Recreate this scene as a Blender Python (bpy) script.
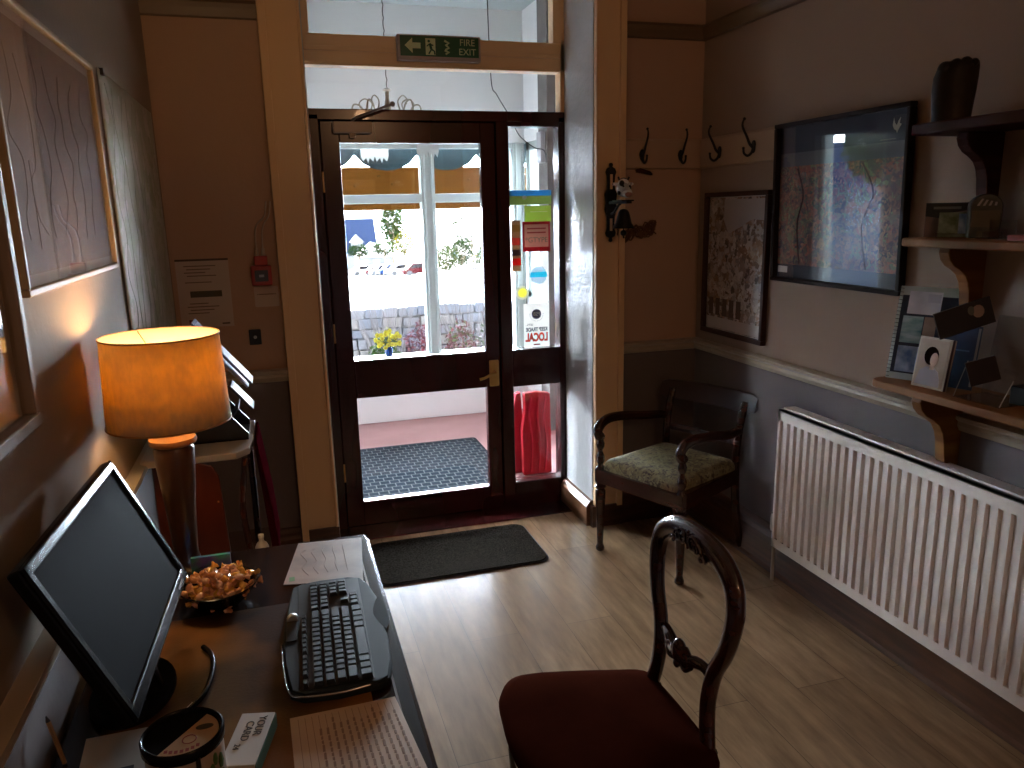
import bpy, math, random
from mathutils import Vector, Matrix
random.seed(7)
SC = bpy.context.scene
for o in list(bpy.data.objects): bpy.data.objects.remove(o)
COL = SC.collection

# ------------------------------------------------------------------ camera
cam_d = bpy.data.cameras.new('camera'); cam = bpy.data.objects.new('camera', cam_d); COL.objects.link(cam)
pi_, ya_, ro_ = math.radians(12.72), math.radians(16.77), math.radians(-1.26)
F = Vector((math.sin(ya_)*math.cos(pi_), math.cos(ya_)*math.cos(pi_), -math.sin(pi_)))
A = Vector((math.cos(ya_), -math.sin(ya_), 0)); B = A.cross(F)
ca, cb = A*math.cos(ro_)+B*math.sin(ro_), B*math.cos(ro_)-A*math.sin(ro_)
m = Matrix.Identity(4)
for i in range(3): m[i][0], m[i][1], m[i][2] = ca[i], cb[i], -F[i]
m[2][3] = 1.55
cam.matrix_world = m
cam_d.sensor_width = 36; cam_d.lens = 27.0; cam_d.clip_start = .02; cam_d.clip_end = 600
SC.camera = cam
# ------------------------------------------------------------------ world, sun, lights
w = bpy.data.worlds.new('sky'); SC.world = w; w.use_nodes = True
nt = w.node_tree; nt.nodes.clear()
wo = nt.nodes.new('ShaderNodeOutputWorld'); bg = nt.nodes.new('ShaderNodeBackground')
bg.inputs[0].default_value = (.76, .88, 1.0, 1); bg.inputs[1].default_value = 30
# bright backlit sky in front of the house, dimmer behind it
tcw = nt.nodes.new('ShaderNodeTexCoord'); sxw = nt.nodes.new('ShaderNodeSeparateXYZ'); mrw = nt.nodes.new('ShaderNodeMapRange'); mrw.interpolation_type = 'SMOOTHSTEP'
mrw.inputs[1].default_value = -.15; mrw.inputs[2].default_value = .75; mrw.inputs[3].default_value = 7; mrw.inputs[4].default_value = 85
nt.links.new(tcw.outputs['Generated'], sxw.inputs[0]); nt.links.new(sxw.outputs[1], mrw.inputs[0]); nt.links.new(mrw.outputs[0], bg.inputs[1]); nt.links.new(bg.outputs[0], wo.inputs[0])
sd = bpy.data.lights.new('sun', 'SUN'); sd.energy = 8.0; sd.angle = math.radians(7); sd.color = (1, .95, .88)
sun = bpy.data.objects.new('sun', sd); COL.objects.link(sun)
sun.rotation_euler = Vector((-.25, -.42, -.85)).to_track_quat('-Z', 'Y').to_euler()
def portal(name, loc, d, sx, sy):
    l = bpy.data.lights.new(name, 'AREA'); l.shape = 'RECTANGLE'; l.size = sx; l.size_y = sy; l.cycles.is_portal = True
    o = bpy.data.objects.new(name, l); COL.objects.link(o); o.location = loc
    o.rotation_euler = Vector(d).to_track_quat('-Z', 'Y').to_euler(); return o
portal('window_portal', (.80, 5.80, 1.27), (0, -1, 0), 2.1, 1.60)
# added warm fill lamp, unseen behind the camera, no fitting built
pl = bpy.data.lights.new('warm_fill_light', 'POINT'); pl.shadow_soft_size = .07; pl.energy = 8.0; pl.color = (1, .56, .29)
plo = bpy.data.objects.new('warm_fill_light', pl); COL.objects.link(plo); plo.location = (1.0, -1.2, 2.55)
SC.view_settings.view_transform = 'Standard'; SC.view_settings.look = 'None'
SC.view_settings.gamma = 1; SC.view_settings.use_curve_mapping = False
SC.view_settings.exposure = 0.90
SC.cycles.use_denoising = True; SC.cycles.max_bounces = 10; SC.cycles.diffuse_bounces = 5
SC.cycles.glossy_bounces = 5; SC.cycles.transparent_max_bounces = 16; SC.cycles.sample_clamp_indirect = 6

# ------------------------------------------------------------------ materials
MATS = {}
def mat(name, c, rough=.6, metal=0, c2=None, scale=8, stretch=(1, 1, 1), bump=0, bscale=60, coat=0, emit=0, thr=(.35, .65), spec=.5, det=3):
    if name in MATS: return MATS[name]
    M = bpy.data.materials.new(name); M.use_nodes = True; n = M.node_tree; b = n.nodes['Principled BSDF']
    b.inputs['Base Color'].default_value = (*c, 1); b.inputs['Roughness'].default_value = rough
    b.inputs['Metallic'].default_value = metal; b.inputs['Coat Weight'].default_value = coat
    b.inputs['Specular IOR Level'].default_value = spec
    if emit:
        b.inputs['Emission Color'].default_value = (*c, 1); b.inputs['Emission Strength'].default_value = emit
    if c2 or bump:
        tc = n.nodes.new('ShaderNodeTexCoord'); mp = n.nodes.new('ShaderNodeMapping')
        mp.inputs['Scale'].default_value = stretch; n.links.new(tc.outputs['Object'], mp.inputs[0])
    if c2:
        no = n.nodes.new('ShaderNodeTexNoise'); no.inputs['Scale'].default_value = scale; no.inputs['Detail'].default_value = det
        r = n.nodes.new('ShaderNodeValToRGB'); r.color_ramp.elements[0].position = thr[0]; r.color_ramp.elements[1].position = thr[1]
        r.color_ramp.elements[0].color = (*c, 1); r.color_ramp.elements[1].color = (*c2, 1)
        n.links.new(mp.outputs[0], no.inputs[0]); n.links.new(no.outputs[0], r.inputs[0]); n.links.new(r.outputs[0], b.inputs['Base Color'])
    if bump:
        nb = n.nodes.new('ShaderNodeTexNoise'); nb.inputs['Scale'].default_value = bscale; nb.inputs['Detail'].default_value = 2
        bp = n.nodes.new('ShaderNodeBump'); bp.inputs['Strength'].default_value = bump; bp.inputs['Distance'].default_value = .004
        n.links.new(mp.outputs[0], nb.inputs[0]); n.links.new(nb.outputs[0], bp.inputs['Height']); n.links.new(bp.outputs[0], b.inputs['Normal'])
    MATS[name] = M; return M
def glass(name, tint=(1, 1, 1), ior=1.45, rough=0.0):
    if name in MATS: return MATS[name]
    M = bpy.data.materials.new(name); M.use_nodes = True; n = M.node_tree; n.nodes.clear()
    o = n.nodes.new('ShaderNodeOutputMaterial'); mx = n.nodes.new('ShaderNodeMixShader'); t = n.nodes.new('ShaderNodeBsdfTransparent')
    g = n.nodes.new('ShaderNodeBsdfGlossy'); f = n.nodes.new('ShaderNodeFresnel'); f.inputs[0].default_value = ior
    t.inputs[0].default_value = (*tint, 1); g.inputs['Roughness'].default_value = rough
    ge = n.nodes.new('ShaderNodeNewGeometry'); im = n.nodes.new('ShaderNodeMix'); im.inputs[2].default_value = ior; im.inputs[3].default_value = 1/ior
    n.links.new(ge.outputs['Backfacing'], im.inputs[0]); n.links.new(im.outputs[0], f.inputs[0])     # a thin pane reflects alike on both faces
    n.links.new(f.outputs[0], mx.inputs[0]); n.links.new(t.outputs[0], mx.inputs[1]); n.links.new(g.outputs[0], mx.inputs[2]); n.links.new(mx.outputs[0], o.inputs[0])
    MATS[name] = M; return M
def wall_paint(name, up, low, z):
    M = mat(name, up, .75, bump=.25, bscale=45, spec=.25); n = M.node_tree; b = n.nodes['Principled BSDF']
    g = n.nodes.new('ShaderNodeNewGeometry'); s = n.nodes.new('ShaderNodeSeparateXYZ'); c = n.nodes.new('ShaderNodeMath'); c.operation = 'GREATER_THAN'; c.inputs[1].default_value = z
    mx = n.nodes.new('ShaderNodeMix'); mx.data_type = 'RGBA'; mx.inputs[6].default_value = (*low, 1); mx.inputs[7].default_value = (*up, 1)
    n.links.new(g.outputs['Position'], s.inputs[0]); n.links.new(s.outputs[2], c.inputs[0]); n.links.new(c.outputs[0], mx.inputs[0]); n.links.new(mx.outputs[2], b.inputs['Base Color'])
    return M
def floor_mat():
    M = bpy.data.materials.new('laminate planks'); M.use_nodes = True; n = M.node_tree; b = n.nodes['Principled BSDF']
    tc = n.nodes.new('ShaderNodeTexCoord'); mp = n.nodes.new('ShaderNodeMapping'); mp.inputs['Rotation'].default_value = (0, 0, math.radians(90))
    br = n.nodes.new('ShaderNodeTexBrick'); br.inputs['Scale'].default_value = 1; br.inputs['Brick Width'].default_value = 1.25; br.inputs['Row Height'].default_value = .19
    br.inputs['Mortar Size'].default_value = .0010; br.inputs['Color1'].default_value = (.25, .155, .088, 1); br.inputs['Color2'].default_value = (.33, .21, .122, 1); br.inputs['Mortar'].default_value = (.10, .066, .042, 1)
    n.links.new(tc.outputs['Object'], mp.inputs[0]); n.links.new(mp.outputs[0], br.inputs[0])
    m2 = n.nodes.new('ShaderNodeMapping'); m2.inputs['Scale'].default_value = (11, 1.6, 1); no = n.nodes.new('ShaderNodeTexNoise'); no.inputs['Scale'].default_value = 2.2; no.inputs['Detail'].default_value = 6; no.inputs['Roughness'].default_value = .65
    n.links.new(tc.outputs['Object'], m2.inputs[0]); n.links.new(m2.outputs[0], no.inputs[0])
    r = n.nodes.new('ShaderNodeValToRGB'); r.color_ramp.elements[0].position = .3; r.color_ramp.elements[1].position = .72
    r.color_ramp.elements[0].color = (.58, .54, .50, 1); r.color_ramp.elements[1].color = (1.12, 1.08, 1.02, 1)
    mx = n.nodes.new('ShaderNodeMix'); mx.data_type = 'RGBA'; mx.blend_type = 'MULTIPLY'; mx.inputs[0].default_value = 1
    n.links.new(no.outputs[0], r.inputs[0]); n.links.new(br.outputs[0], mx.inputs[6]); n.links.new(r.outputs[0], mx.inputs[7]); n.links.new(mx.outputs[2], b.inputs['Base Color'])
    b.inputs['Roughness'].default_value = .21; b.inputs['Specular IOR Level'].default_value = .36
    bp = n.nodes.new('ShaderNodeBump'); bp.inputs['Strength'].default_value = .06; bp.inputs['Distance'].default_value = .002; n.links.new(no.outputs[0], bp.inputs['Height']); n.links.new(bp.outputs[0], b.inputs['Normal'])
    return M
def voro(name, cols, scale, rough=.5, stretch=(1, 1, 1), noise=0.0):
    if name in MATS: return MATS[name]
    M = bpy.data.materials.new(name); M.use_nodes = True; n = M.node_tree; b = n.nodes['Principled BSDF']; b.inputs['Roughness'].default_value = rough
    tc = n.nodes.new('ShaderNodeTexCoord'); mp = n.nodes.new('ShaderNodeMapping'); mp.inputs['Scale'].default_value = stretch
    no = n.nodes.new('ShaderNodeTexNoise'); no.inputs['Scale'].default_value = scale*.8; no.inputs['Detail'].default_value = 4
    ad = n.nodes.new('ShaderNodeMix'); ad.data_type = 'RGBA'; ad.inputs[0].default_value = noise
    v = n.nodes.new('ShaderNodeTexVoronoi'); v.inputs['Scale'].default_value = scale
    s = n.nodes.new('ShaderNodeSeparateColor'); r = n.nodes.new('ShaderNodeValToRGB'); cr = r.color_ramp; cr.interpolation = 'LINEAR'
    while len(cr.elements) < len(cols): cr.elements.new(.5)
    for i, c in enumerate(cols): cr.elements[i].position = i/(len(cols)-1)*.9+.05; cr.elements[i].color = (*c, 1)
    n.links.new(tc.outputs['Object'], mp.inputs[0]); n.links.new(mp.outputs[0], no.inputs[0]); n.links.new(mp.outputs[0], ad.inputs[6]); n.links.new(no.outputs['Color'], ad.inputs[7])
    n.links.new(ad.outputs[2], v.inputs[0]); n.links.new(v.outputs['Color'], s.inputs[0]); n.links.new(s.outputs[0], r.inputs[0]); n.links.new(r.outputs[0], b.inputs['Base Color'])
    MATS[name] = M; return M

CREAM = (.345, .25, .19); GREY = (.185, .155, .155)
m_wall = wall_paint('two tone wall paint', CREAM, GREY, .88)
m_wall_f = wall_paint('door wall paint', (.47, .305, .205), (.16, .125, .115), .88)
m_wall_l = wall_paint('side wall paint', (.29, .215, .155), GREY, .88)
m_casing = mat('tan gloss paint', (.78, .51, .27), .32, c2=(.80, .54, .29), scale=3, bump=.1, bscale=20)
m_reveal = mat('pale embossed paint', (.52, .51, .50), .30, bump=.8, bscale=35)
m_rail = mat('cream rail paint', (.42, .35, .26), .28)
m_rail_dark = mat('olive brown rail paint', (.17, .11, .065), .4)
m_skirt = mat('brown varnished skirting', (.11, .045, .022), .28, c2=(.06, .025, .014), scale=4, stretch=(1, 1, 12), bump=.1)
m_floor = floor_mat()
m_ceiling = mat('ceiling paint', (.62, .55, .48), .8)
m_maroon = mat('dark maroon gloss wood', (.048, .006, .006), .20, c2=(.028, .0045, .0045), scale=4, stretch=(1, 1, .2), coat=.15)
m_glass = glass('window glass')
m_pglass = glass('picture glass', ior=1.38)
m_acrylic = glass('clear acrylic', (.86, .87, .87), ior=1.6)
m_mahog = mat('dark mahogany', (.055, .014, .007), .22, c2=(.022, .007, .004), scale=5, stretch=(1, 1, 6), coat=.4)
m_desk = mat('dark desk wood', (.026, .010, .005), .20, c2=(.012, .005, .003), scale=3, stretch=(9, 1, 1), spec=.30)
m_leather = mat('tan leather with lamplit mottling', (.028, .011, .005), .35, c2=(.34, .15, .040), scale=3.2, thr=(.42, .68), bump=.10, bscale=160, spec=.15)  # gold mottling over a dark base puts lamplight into the leather colour
m_black = mat('black plastic', (.012, .012, .013), .3)
m_gblack = mat('glossy black plastic', (.006, .006, .007), .22, spec=.12)
mat('matt black lid', (.006, .006, .006), .9, spec=.05)
m_screen = mat('switched off screen', (.0065, .0065, .009), .7, spec=.02)
m_iron = mat('black cast iron', (.012, .011, .010), .42, metal=.3)
m_white = mat('white paper', (.72, .70, .66), .6)
m_ink = mat('black ink', (.03, .03, .035), .6)
m_brass = mat('brass', (.60, .36, .12), .3, metal=1)
m_chrome = mat('chrome', (.7, .7, .7), .15, metal=1)
m_red = mat('red plastic', (.35, .02, .015), .35)
m_pwhite = mat('white gloss paint', (.80, .82, .80), .4)

# ------------------------------------------------------------------ mesh builder
class MB:
    def __init__(s): s.v = []; s.f = []; s.mi = []
    def add(s, vs, fs, mi=0):
        k = len(s.v); s.v += [Vector(p) for p in vs]; s.f += [[i+k for i in f] for f in fs]; s.mi += [mi]*len(fs); return s
    def box(s, x0, x1, y0, y1, z0, z1, mi=0, M=None):
        vs = [Vector(p) for p in ((x0, y0, z0), (x1, y0, z0), (x1, y1, z0), (x0, y1, z0), (x0, y0, z1), (x1, y0, z1), (x1, y1, z1), (x0, y1, z1))]
        if M: vs = [M @ p for p in vs]
        return s.add(vs, [(0, 3, 2, 1), (4, 5, 6, 7), (0, 1, 5, 4), (1, 2, 6, 5), (2, 3, 7, 6), (3, 0, 4, 7)], mi)
    def prism(s, poly, a, b, axis='z', mi=0, M=None):
        # poly: 2D outline; extruded along axis between a and b
        def P(p, t): return {'z': (p[0], p[1], t), 'y': (p[0], t, p[1]), 'x': (t, p[0], p[1])}[axis]
        n = len(poly); vs = [Vector(P(p, a)) for p in poly]+[Vector(P(p, b)) for p in poly]
        if M: vs = [M @ p for p in vs]
        fs = [list(range(n))[::-1], list(range(n, 2*n))]+[(i, (i+1) % n, (i+1) % n+n, i+n) for i in range(n)]
        if axis == 'y': fs = [list(f)[::-1] for f in fs]
        return s.add(vs, fs, mi)
    def lathe(s, prof, c=(0, 0, 0), n=24, mi=0, M=None, cap=True, sq=None):
        vs = []; fs = []
        for r, z in prof:
            for k in range(n):
                t = 2*math.pi*k/n; p = Vector((c[0]+r*math.cos(t), c[1]+r*math.sin(t), c[2]+z)); vs.append(M @ p if M else p)
        for i in range(len(prof)-1):
            for k in range(n): a, b2 = i*n+k, i*n+(k+1) % n; fs.append((a, b2, b2+n, a+n))
        if cap: fs.append(list(range(n))[::-1]); fs.append([(len(prof)-1)*n+k for k in range(n)])
        return s.add(vs, fs, mi)
    def tube(s, pts, r, n=10, mi=0, close=False, sx=1.0, upv=(0, 0, 1)):
        pts = [Vector(p) for p in pts]; N = len(pts); rr = r if isinstance(r, (list, tuple)) else [r]*N
        vs = []; fs = []; prev = None
        for i, p in enumerate(pts):
            a = pts[(i-1) % N] if (close or i) else p; b2 = pts[(i+1) % N] if (close or i < N-1) else p
            t = (b2-a).normalized(); u = prev if prev is not None else Vector(upv)
            if abs(u.dot(t)) > .98: u = Vector((1, 0, 0)) if abs(t.x) < .9 else Vector((0, 1, 0))
            u = (u-t*u.dot(t)).normalized(); v2 = t.cross(u); prev = u
            for k in range(n):
                th = 2*math.pi*k/n; vs.append(p+u*math.cos(th)*rr[i]*sx+v2*math.sin(th)*rr[i])
        for i in range(N if close else N-1):
            for k in range(n):
                a = i*n+k; b2 = i*n+(k+1) % n; c = ((i+1) % N)*n+(k+1) % n; d = ((i+1) % N)*n+k; fs.append((a, b2, c, d))
        if not close: fs.append(list(range(n))[::-1]); fs.append([(N-1)*n+k for k in range(n)])
        return s.add(vs, fs, mi)
    def ell(s, c, r, n=12, mi=0, M=None):
        r = (r, r, r) if isinstance(r, (int, float)) else r; vs = []; fs = []; h = n//2
        for i in range(h+1):
            ph = math.pi*i/h
            for k in range(n):
                t = 2*math.pi*k/n; p = Vector((r[0]*math.sin(ph)*math.cos(t), r[1]*math.sin(ph)*math.sin(t), -r[2]*math.cos(ph)))
                p = (M @ p if M else p)+Vector(c); vs.append(p)
        for i in range(h):
            for k in range(n): a = i*n+k; b2 = i*n+(k+1) % n; fs.append((a, b2, b2+n, a+n))
        return s.add(vs, fs, mi)
    def build(s, name, mats, parent=None, smooth=None, bevel=0, kind=None, M=None):
        me = bpy.data.meshes.new(name)
        vs = [M @ p for p in s.v] if M else s.v
        me.from_pydata([tuple(p) for p in vs], [], s.f)
        mats = mats if isinstance(mats, (list, tuple)) else [mats]
        for mm in mats: me.materials.append(mm)
        me.polygons.foreach_set('material_index', s.mi)
        me.validate(); me.update()
        o = bpy.data.objects.new(name, me); COL.objects.link(o)
        if parent: o.parent = parent
        if kind: o['kind'] = kind
        if bevel:
            b = o.modifiers.new('bevel', 'BEVEL'); b.width = bevel; b.segments = 2; b.limit_method = 'ANGLE'; b.angle_limit = math.radians(40)
        if smooth:
            me.shade_smooth()
            try: me.set_sharp_from_angle(angle=math.radians(smooth if smooth > 1 else 40))
            except Exception: pass
        return o
def box(name, mt, x0, x1, y0, y1, z0, z1, parent=None, bevel=0, kind=None): return MB().box(x0, x1, y0, y1, z0, z1).build(name, mt, parent, bevel=bevel, kind=kind)
def tag(o, label, cat, group=None):
    o['label'] = label; o['category'] = cat
    if group: o['group'] = group
    return o
def thing(name, label, cat, loc=(0, 0, 0), rot=None, group=None):
    o = bpy.data.objects.new(name, None); COL.objects.link(o); o.empty_display_size = .05
    M = Matrix.Translation(Vector(loc))
    if rot is not None: M = M @ (rot if isinstance(rot, Matrix) else Matrix.Rotation(rot, 4, 'Z'))
    o.matrix_world = M
    return tag(o, label, cat, group)
def frame(x, y):
    x = Vector(x).normalized(); y = Vector(y).normalized(); z = x.cross(y); R = Matrix.Identity(4)
    for i in range(3): R[i][0], R[i][1], R[i][2] = x[i], y[i], z[i]
    return R
ON_RIGHT = frame((0, -1, 0), (0, 0, 1)); ON_LEFT = frame((0, 1, 0), (0, 0, 1)); ON_FRONT = frame((1, 0, 0), (0, 0, 1))
def text(s, size, x, y, z, mt, parent, name='lettering', depth=.0006, mirror=False, align='CENTER', rot=0, sx=1.0, bold=0):
    c = bpy.data.curves.new(name, 'FONT'); c.body = s; c.size = size; c.align_x = align; c.align_y = 'CENTER'; c.extrude = depth; c.offset = bold
    t = bpy.data.objects.new(name, c); COL.objects.link(t); dg = bpy.context.evaluated_depsgraph_get(); dg.update()
    me = bpy.data.meshes.new_from_object(t.evaluated_get(dg)); bpy.data.objects.remove(t)
    R = Matrix.Translation((x, y, z)) @ Matrix.Rotation(rot, 4, 'Z') @ Matrix.Diagonal((-sx if mirror else sx, 1, 1, 1))
    me.transform(R); me.materials.clear(); me.materials.append(mt)
    o = bpy.data.objects.new(name, me); COL.objects.link(o); o.parent = parent; return o
def dup(root, M=None, label=None, group=None):
    r = root.copy(); COL.objects.link(r)
    if M is not None: r.matrix_world = M
    if label: r['label'] = label
    if group: r['group'] = group
    for ch in root.children:
        c = ch.copy(); COL.objects.link(c); c.parent = r
        for g in ch.children:
            d = g.copy(); COL.objects.link(d); d.parent = c
    return r
def catmull(pts, k=6, close=False):
    P = [Vector(p) for p in pts]; N = len(P); out = []
    for i in range(N if close else N-1):
        p0 = P[(i-1) % N] if close or i else P[0]; p1 = P[i]; p2 = P[(i+1) % N]; p3 = P[(i+2) % N] if close or i+2 < N else P[-1]
        for j in range(k):
            t = j/k; out.append(.5*((2*p1)+(-p0+p2)*t+(2*p0-5*p1+4*p2-p3)*t*t+(-p0+3*p1-3*p2+p3)*t**3))
    if not close: out.append(P[-1])
    return out
def rrect(x0, x1, y0, y1, r, k=5):
    out = []
    for cx, cy, a in ((x1-r, y1-r, 0), (x0+r, y1-r, 90), (x0+r, y0+r, 180), (x1-r, y0+r, 270)):
        for i in range(k+1): t = math.radians(a+90*i/k); out.append((cx+r*math.cos(t), cy+r*math.sin(t)))
    return out

# ================================================================== the room shell
LX, RX, WY, DY = -.40, 1.965, 3.343, 3.74
box('floor', m_floor, LX-.15, RX+.15, -1.6, 3.80, -.1, 0, kind='structure')
box('ceiling', m_ceiling, LX-.15, RX+.15, -1.6, DY+.06, 2.95, 3.05, kind='structure')
box('wall_left', m_wall_l, LX-.15, LX, -1.6, WY, 0, 2.95, kind='structure')
box('wall_right', m_wall, RX, RX+.15, -1.6, WY, 0, 2.95, kind='structure')
box('wall_rear', m_wall, LX-.15, RX+.15, -1.75, -1.6, 0, 2.95, kind='structure')
b = MB(); b.box(LX-.15, .17, WY, DY+.06, 0, 2.95); b.box(1.42, RX+.15, WY, DY+.06, 0, 2.95); b.box(.17, 1.42, WY, DY+.06, 2.80, 2.95)
b.build('wall_front', m_wall_f, kind='structure')
box('wall_reveal_right', m_reveal, 1.412, 1.4198, WY+.001, DY-.04, .13, 2.80, kind='structure')
box('wall_reveal_left', m_reveal, .1702, .178, WY+.001, DY-.052, .0, 2.80, kind='structure')
# skirtings
def skirt(name, pts, M=None):
    return pts
prof = [(0, 0), (.024, 0), (.024, .15), (.018, .165), (.018, .178), (.008, .195), (0, .2)]
b = MB(); b.prism([(RX-x, z) for x, z in prof], -1.6, WY, 'y'); b.prism([(RX-.024-x, z) for x, z in ((0, 0), (.012, 0), (.010, .008), (.004, .014), (0, .016))], -1.6, WY, 'y')
b.build('baseboard_right', m_skirt, kind='structure')
b = MB(); b.prism([(WY-x, z) for x, z in prof], 1.56, RX-.024, 'x'); b.prism([(WY-x, z) for x, z in prof], LX, .012, 'x'); b.box(.008, .175, WY-.034, WY+.02, 0, .185); b.box(1.40, 1.562, WY-.034, WY, 0, .11)
b.build('baseboard_front', m_skirt, kind='structure')
b = MB(); b.prism([(LX+x, z) for x, z in prof], -1.6, WY, 'y'); b.build('baseboard_left', m_skirt, kind='structure')
b = MB(); b.prism([(1.42-x, z) for x, z in ((0, 0), (.040, 0), (.040, .10), (.022, .128), (0, .135))], WY-.002, DY-.04, 'y'); b.build('baseboard_reveal', mat('worn brown varnish', (.22, .10, .05), .28, c2=(.12, .05, .025), scale=5), kind='structure')
# architraves (door casings), each with a moulded inner bead
def casing(name, x0, x1, inner):
    b = MB(); b.box(x0, x1, WY-.022, WY+.002, .10, 2.90)
    xi = x1-.012 if inner > 0 else x0; b.box(xi, xi+.012, WY-.030, WY-.02, .10, 2.9)
    xo = x0 if inner > 0 else x1-.03; b.box(xo, xo+.03, WY-.036, WY-.02, .10, 2.9)
    b.build(name, m_casing, kind='structure', bevel=.003)
casing('trim_1', .013, .172, 1); casing('trim_2', 1.416, 1.560, -1)
# dado, hook and picture rails
dp = [(0, .862), (.012, .866), (.022, .885), (.020, .896), (.030, .905), (.030, .914), (0, .920)]
b = MB(); b.prism([(RX-x, z) for x, z in dp], -1.6, WY, 'y'); b.prism([(WY-x, z) for x, z in dp], 1.56, RX, 'x'); b.prism([(WY-x, z) for x, z in dp], LX, .012, 'x')
b.prism([(LX+x, z) for x, z in dp], -1.6, WY, 'y'); b.build('trim_3', m_rail, kind='structure')
hp = [(0, 1.722), (.014, 1.728), (.016, 1.845), (.010, 1.856), (0, 1.858)]
b = MB(); b.prism([(WY-x, z) for x, z in hp], 1.56, RX, 'x'); b.prism([(RX-x, z) for x, z in hp], 2.30, WY, 'y'); b.build('trim_4', mat('hook rail paint', (.46, .315, .205), .5), kind='structure')
pp = [(0, 2.286), (.016, 2.290), (.030, 2.318), (.036, 2.336), (.024, 2.350), (0, 2.352)]
b = MB(); b.prism([(RX-x, z) for x, z in pp], -1.6, WY, 'y'); b.prism([(WY-x, z) for x, z in pp], 1.56, RX, 'x'); b.prism([(WY-x, z) for x, z in pp], LX, .012, 'x'); b.build('trim_5', m_rail_dark, kind='structure')

# ================================================================== the door screen: frame, door leaf, side light, transoms
b = MB()
for x0, x1, z0, z1 in ((.172, .238, 0, 1.99), (1.382, 1.42, 0, 1.99), (.172, 1.42, 1.966, 2.014), (1.064, 1.126, 0, 1.968), (1.126, 1.382, .66, .853), (1.126, 1.382, 0, .138), (1.126, 1.382, 1.945, 1.968)):
    b.box(x0, x1, DY-.035, DY+.045, z0, z1)
for x0, x1, z0, z1 in ((.236, .262, 0, 1.97), (1.045, 1.066, 0, 1.97), (.236, 1.066, 1.950, 1.97)): b.box(x0, x1, DY+.0225, DY+.045, z0, z1)
o = b.build('window_1', m_maroon, kind='structure', bevel=.003)
g = MB(); g.box(1.126, 1.382, DY+.003, DY+.007, .853, 1.945); g.build('pane', m_glass, o)
g = MB(); g.box(1.126, 1.382, DY+.003, DY+.007, .138, .66); g.build('pane', m_glass, o)
box('threshold_shade_plate', m_maroon, .172, 1.42, DY-.20, DY+.05, .0005, .0058, kind='structure')  # threshold bar, widened into a dark plate standing in for floor shade
# transom frame in tan paint with two panes
b = MB()
for x0, x1, z0, z1 in ((.172, .196, 2.014, 2.34), (1.392, 1.42, 2.014, 2.34), (.172, 1.42, 2.195, 2.326), (.172, .226, 2.326, 2.80), (1.358, 1.42, 2.326, 2.80), (.226, 1.358, 2.72, 2.80)):
    b.box(x0, x1, DY-.04, DY+.03, z0, z1)
b.box(.196, 1.392, DY-.05, DY-.035, 2.255, 2.275); b.box(.196, 1.392, DY-.046, DY-.035, 2.195, 2.206)
o = b.build('window_2', m_casing, kind='structure', bevel=.003)
MB().box(.196, 1.392, DY, DY+.004, 2.014, 2.195).build('pane', m_glass, o); MB().box(.226, 1.358, DY, DY+.004, 2.326, 2.72).build('pane', m_glass, o)
# the door leaf
b = MB()
for x0, x1, z0, z1 in ((.243, .326, .006, 1.962), (.988, 1.060, .006, 1.962), (.326, .988, 1.868, 1.962), (.326, .988, .668, .856), (.326, .988, .006, .132)):
    b.box(x0, x1, DY-.022, DY+.022, z0, z1)
door = b.build('door_1', m_maroon, kind='structure', bevel=.003)
MB().box(.326, .988, DY, DY+.004, .856, 1.868).build('pane', m_glass, door); MB().box(.326, .988, DY, DY+.004, .132, .668).build('pane', m_glass, door)
h = MB(); h.prism(rrect(1.000, 1.050, .672, .808, .006), DY-.03, DY-.022, 'y').build('handle_plate', m_brass, door, bevel=.002)
h = MB(); h.tube([(1.026, DY-.03, .745), (1.026, DY-.062, .745)], .009); h.tube(catmull([(1.026, DY-.062, .745), (1.00, DY-.066, .742), (.965, DY-.066, .727), (.940, DY-.06, .720)]), .0075); h.build('handle', m_brass, door, smooth=50)
c = MB(); c.box(.300, .472, DY-.072, DY-.022, 1.908, 1.956); c.tube([(.385, DY-.05, 1.908), (.385, DY-.05, 1.888)], .014, 12); co = c.build('door_closer', mat('cream closer', (.50, .36, .24), .35), door, bevel=.004)
c = MB(); c.tube([(.385, DY-.055, 1.962), (.40, DY-.10, 1.970), (.56, DY-.13, 2.025)], .006); c.tube([(.56, DY-.13, 2.025), (.555, DY-.045, 2.03)], .006); c.ell((.56, DY-.13, 2.025), .012); c.build('closer_arm', mat('dull steel', (.25, .22, .2), .35, metal=.9), door, smooth=50)
for z in (.25, .95, 1.65): MB().tube([(.2405, DY-.026, z), (.2405, DY-.026, z+.09)], .006).build('hinge', m_brass, door, smooth=50)

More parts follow.
